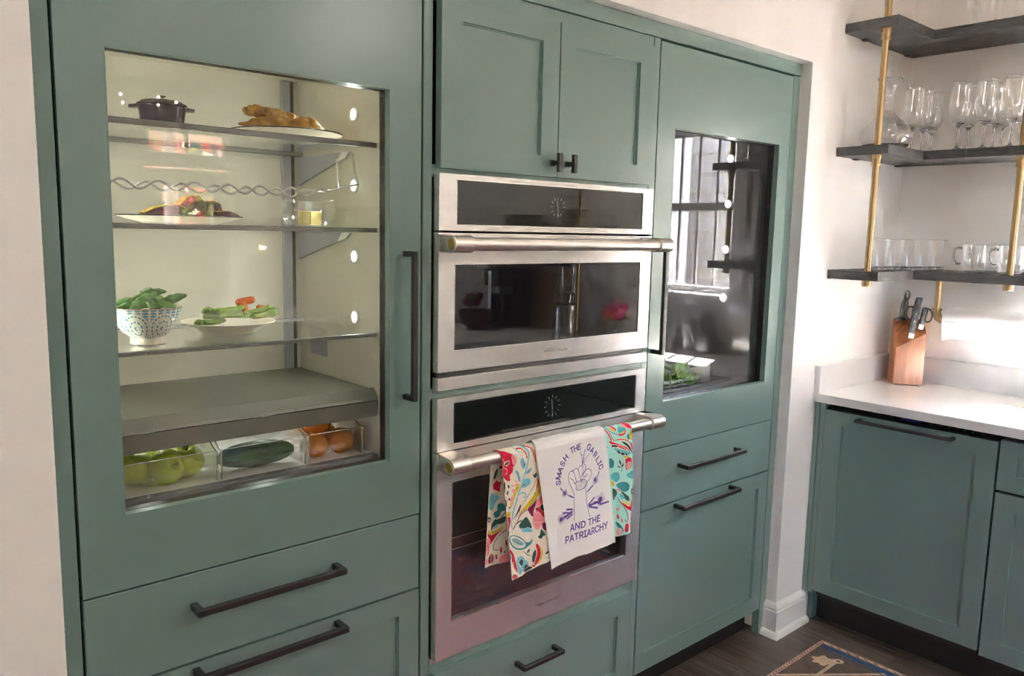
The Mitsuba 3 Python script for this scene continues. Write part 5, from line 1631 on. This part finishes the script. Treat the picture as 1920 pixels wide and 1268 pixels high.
scene['mat_wood_dark'] = pr(srgb(70, 44, 28), .3)
scene['wooden_bowl']['bsdf'] = {'type': 'ref', 'id': 'mat_wood_dark'}
one('cutting_board', 'wooden cutting board leaning on the wall, mirrored in the oven window', 'cutting board', rot(cbox(-.012, .012, -.14, .14, 0, .38, .004), 9, (0, 1, 0)).apply_translation((2.235, -1.99, CT + .002)), 'board_wood', False)
k = thing('blender', 'steel and glass blender on the counter, mirrored in the oven window', 'blender')
part(k, 'base', lathe([(0, 0), (.075, 0), (.078, .02), (.075, .13), (.062, .17), (0, .17)], 36, (2.13, -1.72, CT)), 'chrome', 40)
part(k, 'jar', lathe([(0, 0), (.05, 0), (.055, .05), (.062, .20), (.060, .20), (.053, .05), (0, .004)], 36, (2.13, -1.72, CT + .185)), 'thin_glass', 40)
part(k, 'lid', lathe([(0, 0), (.064, 0), (.064, .025), (.03, .045), (0, .045)], 30, (2.13, -1.72, CT + .387)), 'black_plastic', 40)
part(k, 'collar', lathe([(0, 0), (.058, 0), (.058, .012), (0, .012)], 30, (2.13, -1.72, CT + .172)), 'black_plastic', 40)
k = thing('dried_bouquet', 'vase of dried grass beside the coffee maker, mirrored in the oven window', 'dried flowers')
part(k, 'vase', lathe([(0, 0), (.04, 0), (.05, .08), (.035, .16), (.028, .2), (.024, .2), (.03, .16), (0, .02)], 30, (2.24, -2.40, CT)), 'terracotta', 40)
gs = []
for q in range(46):
    a, s = RNG.uniform(0, 6.28), RNG.uniform(.03, .17)
    p = np.array([2.24, -2.40, CT + .15])
    e = p + np.array([-abs(s * math.cos(a)) * .8, s * .5 * math.sin(a), RNG.uniform(.12, .27)])
    gs.append(tube([p, (p + e) / 2 + np.array([0, 0, .03]), e, e + (e - p) * .15 - np.array([0, 0, .02])], [.0012, .0012, .005, .001], 5))
scene_k = part(k, 'grass', cat_(*gs), 'dried_grass', 30)
labels[scene_k] = {'label': 'dried grass stems', 'kind': 'stuff'}


def flowers(label, x, y, h, cols, seed):
    k = thing('flower_vase', label, 'flower vase')
    part(k, 'vase', lathe([(0, 0), (.03, 0), (.036, .05), (.03, .09), (.026, .09), (.03, .05), (0, .008)], 24, (x, y, CT)), 'thin_glass', 40)
    rr = random.Random(seed)
    for q in range(9):
        a, s = rr.uniform(0, 6.28), rr.uniform(.0, .055)
        e = np.array([x + s * math.cos(a), y + s * math.sin(a), CT + h + rr.uniform(-.03, .03)])
        m = trimesh.creation.icosphere(2, .026)
        v = np.array(m.vertices); v *= (1 + .35 * (meshkit.noise(v * 120 + q) - .5))[:, None]; m.vertices = v
        c = np.array(cols[q % len(cols)])
        part(k, 'blossom', m.apply_translation(e), 'vertex_food', True, color=np.tile(c, (len(m.vertices), 1)) * (.6 + .6 * meshkit.noise(v * 200)[:, None]))
        part(k, 'stem', rod((x, y, CT + .01), tuple(e), .0016, 5), 'leaf_green', 30)


scene['mat_leaf_green'] = {'type': 'twosided', 'bsdf': pr(srgb(60, 92, 42), .5)}
scene['mat_carrot'] = pr(srgb(190, 88, 32), .5)
flowers('vase of pink and red flowers under the window, mirrored in the oven', 2.2, -1.42, .16, [(.6, .03, .12), (.75, .12, .3), (.8, .25, .05), (.4, .01, .04)], 1)
flowers('vase of pink flowers far along the counter, mirrored in the oven', 1.98, -2.40, .16, [(.5, .05, .2), (.3, .02, .08), (.1, .2, .05)], 2)
# stacked plates on the mirrored shelf: each a plate
pm = {r: mikit.ply(lathe([(0, 0), (r * .55, 0), (r * .62, .004), (r, .014), (r - .001, .016), (r * .6, .007), (0, .006)], 40), 'mat_porcelain', 40) for r in (.105, .135)}
for sx, sy, n, r, lab, grp in ((2.17, -2.16, 20, .135, 'plate in the wide stack on the mirrored shelf', 'plates in the wide mirrored stack'), (2.17, -1.70, 23, .105, 'small plate in the tall stack on the mirrored shelf', 'plates in the tall mirrored stack')):
    for q in range(n):
        k = thing('plate', lab, 'plate', grp)
        scene[k] = {**pm[r], 'to_world': T().translate([sx, sy, 1.3765 + q * .0104])}
# under the window
k = thing('soap_bottle', 'white pump soap bottle under the window, mirrored in the right column', 'bottle')
part(k, 'bottle', lathe([(0, 0), (.034, 0), (.037, .004), (.037, .15), (.030, .165), (.014, .172), (.012, .185), (0, .185)], 32, (2.255, -.86, CT)), 'soap', 40)
part(k, 'pump', cat_(lathe([(0, .185), (.014, .185), (.014, .205), (.005, .208), (.005, .222), (.013, .224), (.012, .24), (0, .24)], 20, (2.255, -.86, CT)), cbox(2.215, 2.255, -.866, -.854, CT + .226, CT + .236, .002)), 'soap', 35)
k = thing('kettle', 'grey tapered kettle under the window, mirrored in the right column', 'kettle')
part(k, 'body', lathe([(0, 0), (.058, 0), (.062, .006), (.058, .06), (.045, .14), (.034, .185), (.031, .19), (0, .19)], 40, (2.245, -.745, CT)), 'kettle_grey', 40)
part(k, 'handle', tube([(2.195, -.78, CT + .04), (2.178, -.785, CT + .09), (2.185, -.782, CT + .15), (2.215, -.77, CT + .175)], .007, 10), 'black_plastic', 40)
k = thing('planter', 'small low planter with seedlings under the window, mirrored in the right column', 'plant pot')
part(k, 'pot', cbox(2.20, 2.28, -1.12, -.96, CT, CT + .06, .004), 'terracotta', False)
part(k, 'soil', bx(2.208, 2.272, -1.112, -.968, CT + .0602, CT + .066), 'soil', False)
lm = []
for q in range(40):
    m, _ = leaf(.03, .008, .5, q, 5, 3)
    lm.append(rot(rot(m, RNG.uniform(-50, 50), (0, 1, 0)), RNG.uniform(0, 360)).apply_translation((RNG.uniform(2.215, 2.265), RNG.uniform(-1.1, -.98), CT + .08)))
scene_k = part(k, 'leaves', cat_(*lm), 'leaf_green', True)
labels[scene_k] = {'label': 'small green seedlings', 'kind': 'stuff'}
one('cream_tube', 'standing white tube with red cap under the window, mirrored in the right column', 'tube', cat_(hull([(2.2 + a, -.925 + b, CT + z) for a, b, z in ((-.004, -.02, .11), (-.004, .02, .11), (.004, -.02, .11), (.004, .02, .11), (-.014, -.014, .02), (-.014, .014, .02), (.014, -.014, .02), (.014, .014, .02))]), lathe([(0, 0), (.015, 0), (.015, .02), (0, .02)], 20, (2.2, -.925, CT))), 'soap', 30)

# island with plant, bottles and tap behind the camera
k = thing('kitchen_island', 'white topped island behind the camera, mirrored in the left column', 'island')
part(k, 'top', cbox(.75, 1.95, -3.7, -2.95, .883, .914, .003), 'quartz', False)
part(k, 'body', bx(.82, 1.88, -3.66, -2.99, .0, .8828), 'green', False)
k = thing('faucet', 'arched brass-toned tap on the island, mirrored in the left column', 'faucet')
part(k, 'spout', tube([(1.05, -3.45, CT), (1.05, -3.45, CT + .25), (1.06, -3.43, CT + .32), (1.09, -3.40, CT + .36), (1.13, -3.37, CT + .36), (1.16, -3.35, CT + .31), (1.165, -3.345, CT + .26)], .011, 12), 'brass', 40)
k = thing('monstera_plant', 'leafy potted monstera on the island, mirrored in the left column', 'plant')
part(k, 'pot', lathe([(0, 0), (.08, 0), (.10, .16), (.09, .16), (.07, .02), (0, .02)], 32, (1.62, -3.2, CT)), 'terracotta', 40)
part(k, 'soil', lathe([(0, .15), (.09, .15), (.09, .152), (0, .153)], 24, (1.62, -3.2, CT)), 'soil', 30)


def monstera_leaf(L):
    n = 18
    pts = []
    for i in range(n + 1):
        t = i / n
        w = .42 * L * math.sin(math.pi * min(t * .92 + .08, 1)) ** .75 * (1 - .28 * (i % 3 == 1) * (t > .2))
        pts.append((t * L, w))
    poly = Polygon(pts + [(x, -y) for x, y in reversed(pts)]).buffer(0)
    for i in range(3):
        for s in (-1, 1):
            poly = poly.difference(Polygon([(L * (.3 + .18 * i), s * .08 * L), (L * (.42 + .18 * i), s * .22 * L), (L * (.36 + .18 * i), s * .10 * L)]).buffer(.004))
    m = extrude(poly, .0015)
    v = np.array(m.vertices); v[:, 2] -= .8 * (v[:, 0] / L) ** 2 * L * .3 - .5 * np.abs(v[:, 1]) ** 1.2; m.vertices = v
    return m


lf = {s: monstera_leaf(s) for s in (.14, .18, .22)}
for q in range(30):
    s = RNG.choice([.14, .18, .22]); az = RNG.uniform(0, 360); rr = RNG.uniform(.02, .26); hh = RNG.uniform(.18, .62) - rr * .4
    p = np.array([1.62 + rr * math.cos(math.radians(az)), -3.2 + rr * math.sin(math.radians(az)), CT + .12 + hh])
    part(k, 'leaf', rot(rot(lf[s], RNG.uniform(10, 70), (0, 1, 0)), az).apply_translation(p), 'leaf_green', 30)
    if q % 2 == 0:
        part(k, 'stalk', tube([(1.62, -3.2, CT + .15), (1.62 + rr * .3 * math.cos(math.radians(az)), -3.2 + rr * .3 * math.sin(math.radians(az)), CT + .12 + hh * .7), tuple(p)], .004, 6), 'leaf_green', 40)
for q, (x, y) in enumerate(((1.38, -3.25), (1.44, -3.30), (1.47, -3.18))):
    k = thing('sauce_bottle', ('first', 'second', 'third')[q] + ' red-topped sauce bottle left of the monstera, mirrored in the left column', 'bottle', 'sauce bottles on the island')
    part(k, 'bottle', lathe([(0, 0), (.026, 0), (.028, .09), (.016, .14), (0, .14)], 20, (x, y, CT)), 'wood_dark', 40)
    part(k, 'cap', lathe([(0, .14), (.014, .14), (.013, .20), (0, .20)], 16, (x, y, CT)), 'ketchup', 40)
k = thing('picture_frame', 'dark framed picture on the far wall, mirrored in the left column', 'picture')
part(k, 'frame', xz(rect_ring(2.95, 3.28, 1.40, 2.0, 2.98, 3.25, 1.43, 1.97), -6.198, -6.17), 'pull', False)
gx, gz = np.meshgrid(np.linspace(2.98, 3.25, 40), np.linspace(1.43, 1.97, 80), indexing='ij')
V = np.stack([gx.ravel(), np.full(gx.size, -6.185), gz.ravel()], 1)
n1, n2 = meshkit.fbm(V * 9, 3), meshkit.fbm(V * 11 + 20, 3)
C = np.tile([.5, .48, .44], (len(V), 1)); C[n1 > .55] = (.12, .22, .08); C[n2 > .58] = (.4, .08, .1)
F = [(i * 80 + j, (i + 1) * 80 + j, (i + 1) * 80 + j + 1) for i in range(39) for j in range(79)] + [(i * 80 + j, (i + 1) * 80 + j + 1, i * 80 + j + 1) for i in range(39) for j in range(79)]
part(k, 'picture', trimesh.Trimesh(V, F, process=False), 'vertex', True, color=C)
# maple outside the front door
k = thing('maple_tree', 'red-leaved tree outside the front door, mirrored in the left column', 'tree')
part(k, 'trunk', tube([(1.2, -10, -.5), (1.25, -10, 1.0), (1.4, -10.1, 2.6)], [.12, .10, .05], 10), 'soil', 40)
nq = 2600
P = np.stack([NR.normal(1.6, 1.3, nq), NR.normal(-10, .6, nq), NR.uniform(.4, 3.6, nq)], 1)
A1 = NR.normal(size=(nq, 3)); A1 /= np.linalg.norm(A1, axis=1, keepdims=True)
A2 = np.cross(A1, NR.normal(size=(nq, 3))); A2 /= np.linalg.norm(A2, axis=1, keepdims=True)
s = .09
V = np.concatenate([P + s * A1, P + s * .5 * A2, P - s * A1, P - s * .5 * A2])
F = np.vstack([np.stack([np.arange(nq), nq + np.arange(nq), 2 * nq + np.arange(nq)], 1), np.stack([np.arange(nq), 2 * nq + np.arange(nq), 3 * nq + np.arange(nq)], 1)])
cc = np.where(NR.random((nq, 1)) < .62, [[.35, .05, .06]], [[.22, .33, .07]])
q = part(k, 'leaves', trimesh.Trimesh(V, F, process=False), 'vertex_leaf', False, color=np.tile(cc, (4, 1)))
labels[q] = {'label': 'red and green leaves', 'kind': 'stuff'}
k = thing('porch_post', 'white porch post outside the front door, mirrored in the left column', 'post')
part(k, 'shaft', cbox(1.86, 1.98, -7.6, -7.48, -.3, 2.9, .01), 'trim', False)
hm = fine(bx(-6, 9, -13.2, -12, -.3, 4.6), .35, 0)
v = np.array(hm.vertices)
v += hm.vertex_normals * ((meshkit.fbm(v * 1.6, 4) - .5) * .9)[:, None]
one('hedge', 'tall dark green hedge beyond the front door, mirrored in the left column', 'hedge', trimesh.Trimesh(v, hm.faces, process=False), 'vertex_leaf', True, color=np.array([.03, .055, .02]) * (.5 + meshkit.fbm(v * 4, 4)[:, None]), kind='stuff')
struct('ground', cat_(bx(-30, 30, -40, -6.5, -.4, -.3), bx(XS + .13, 30, -6.5, 12, -.4, -.3)), 'soil', 'ground outside')
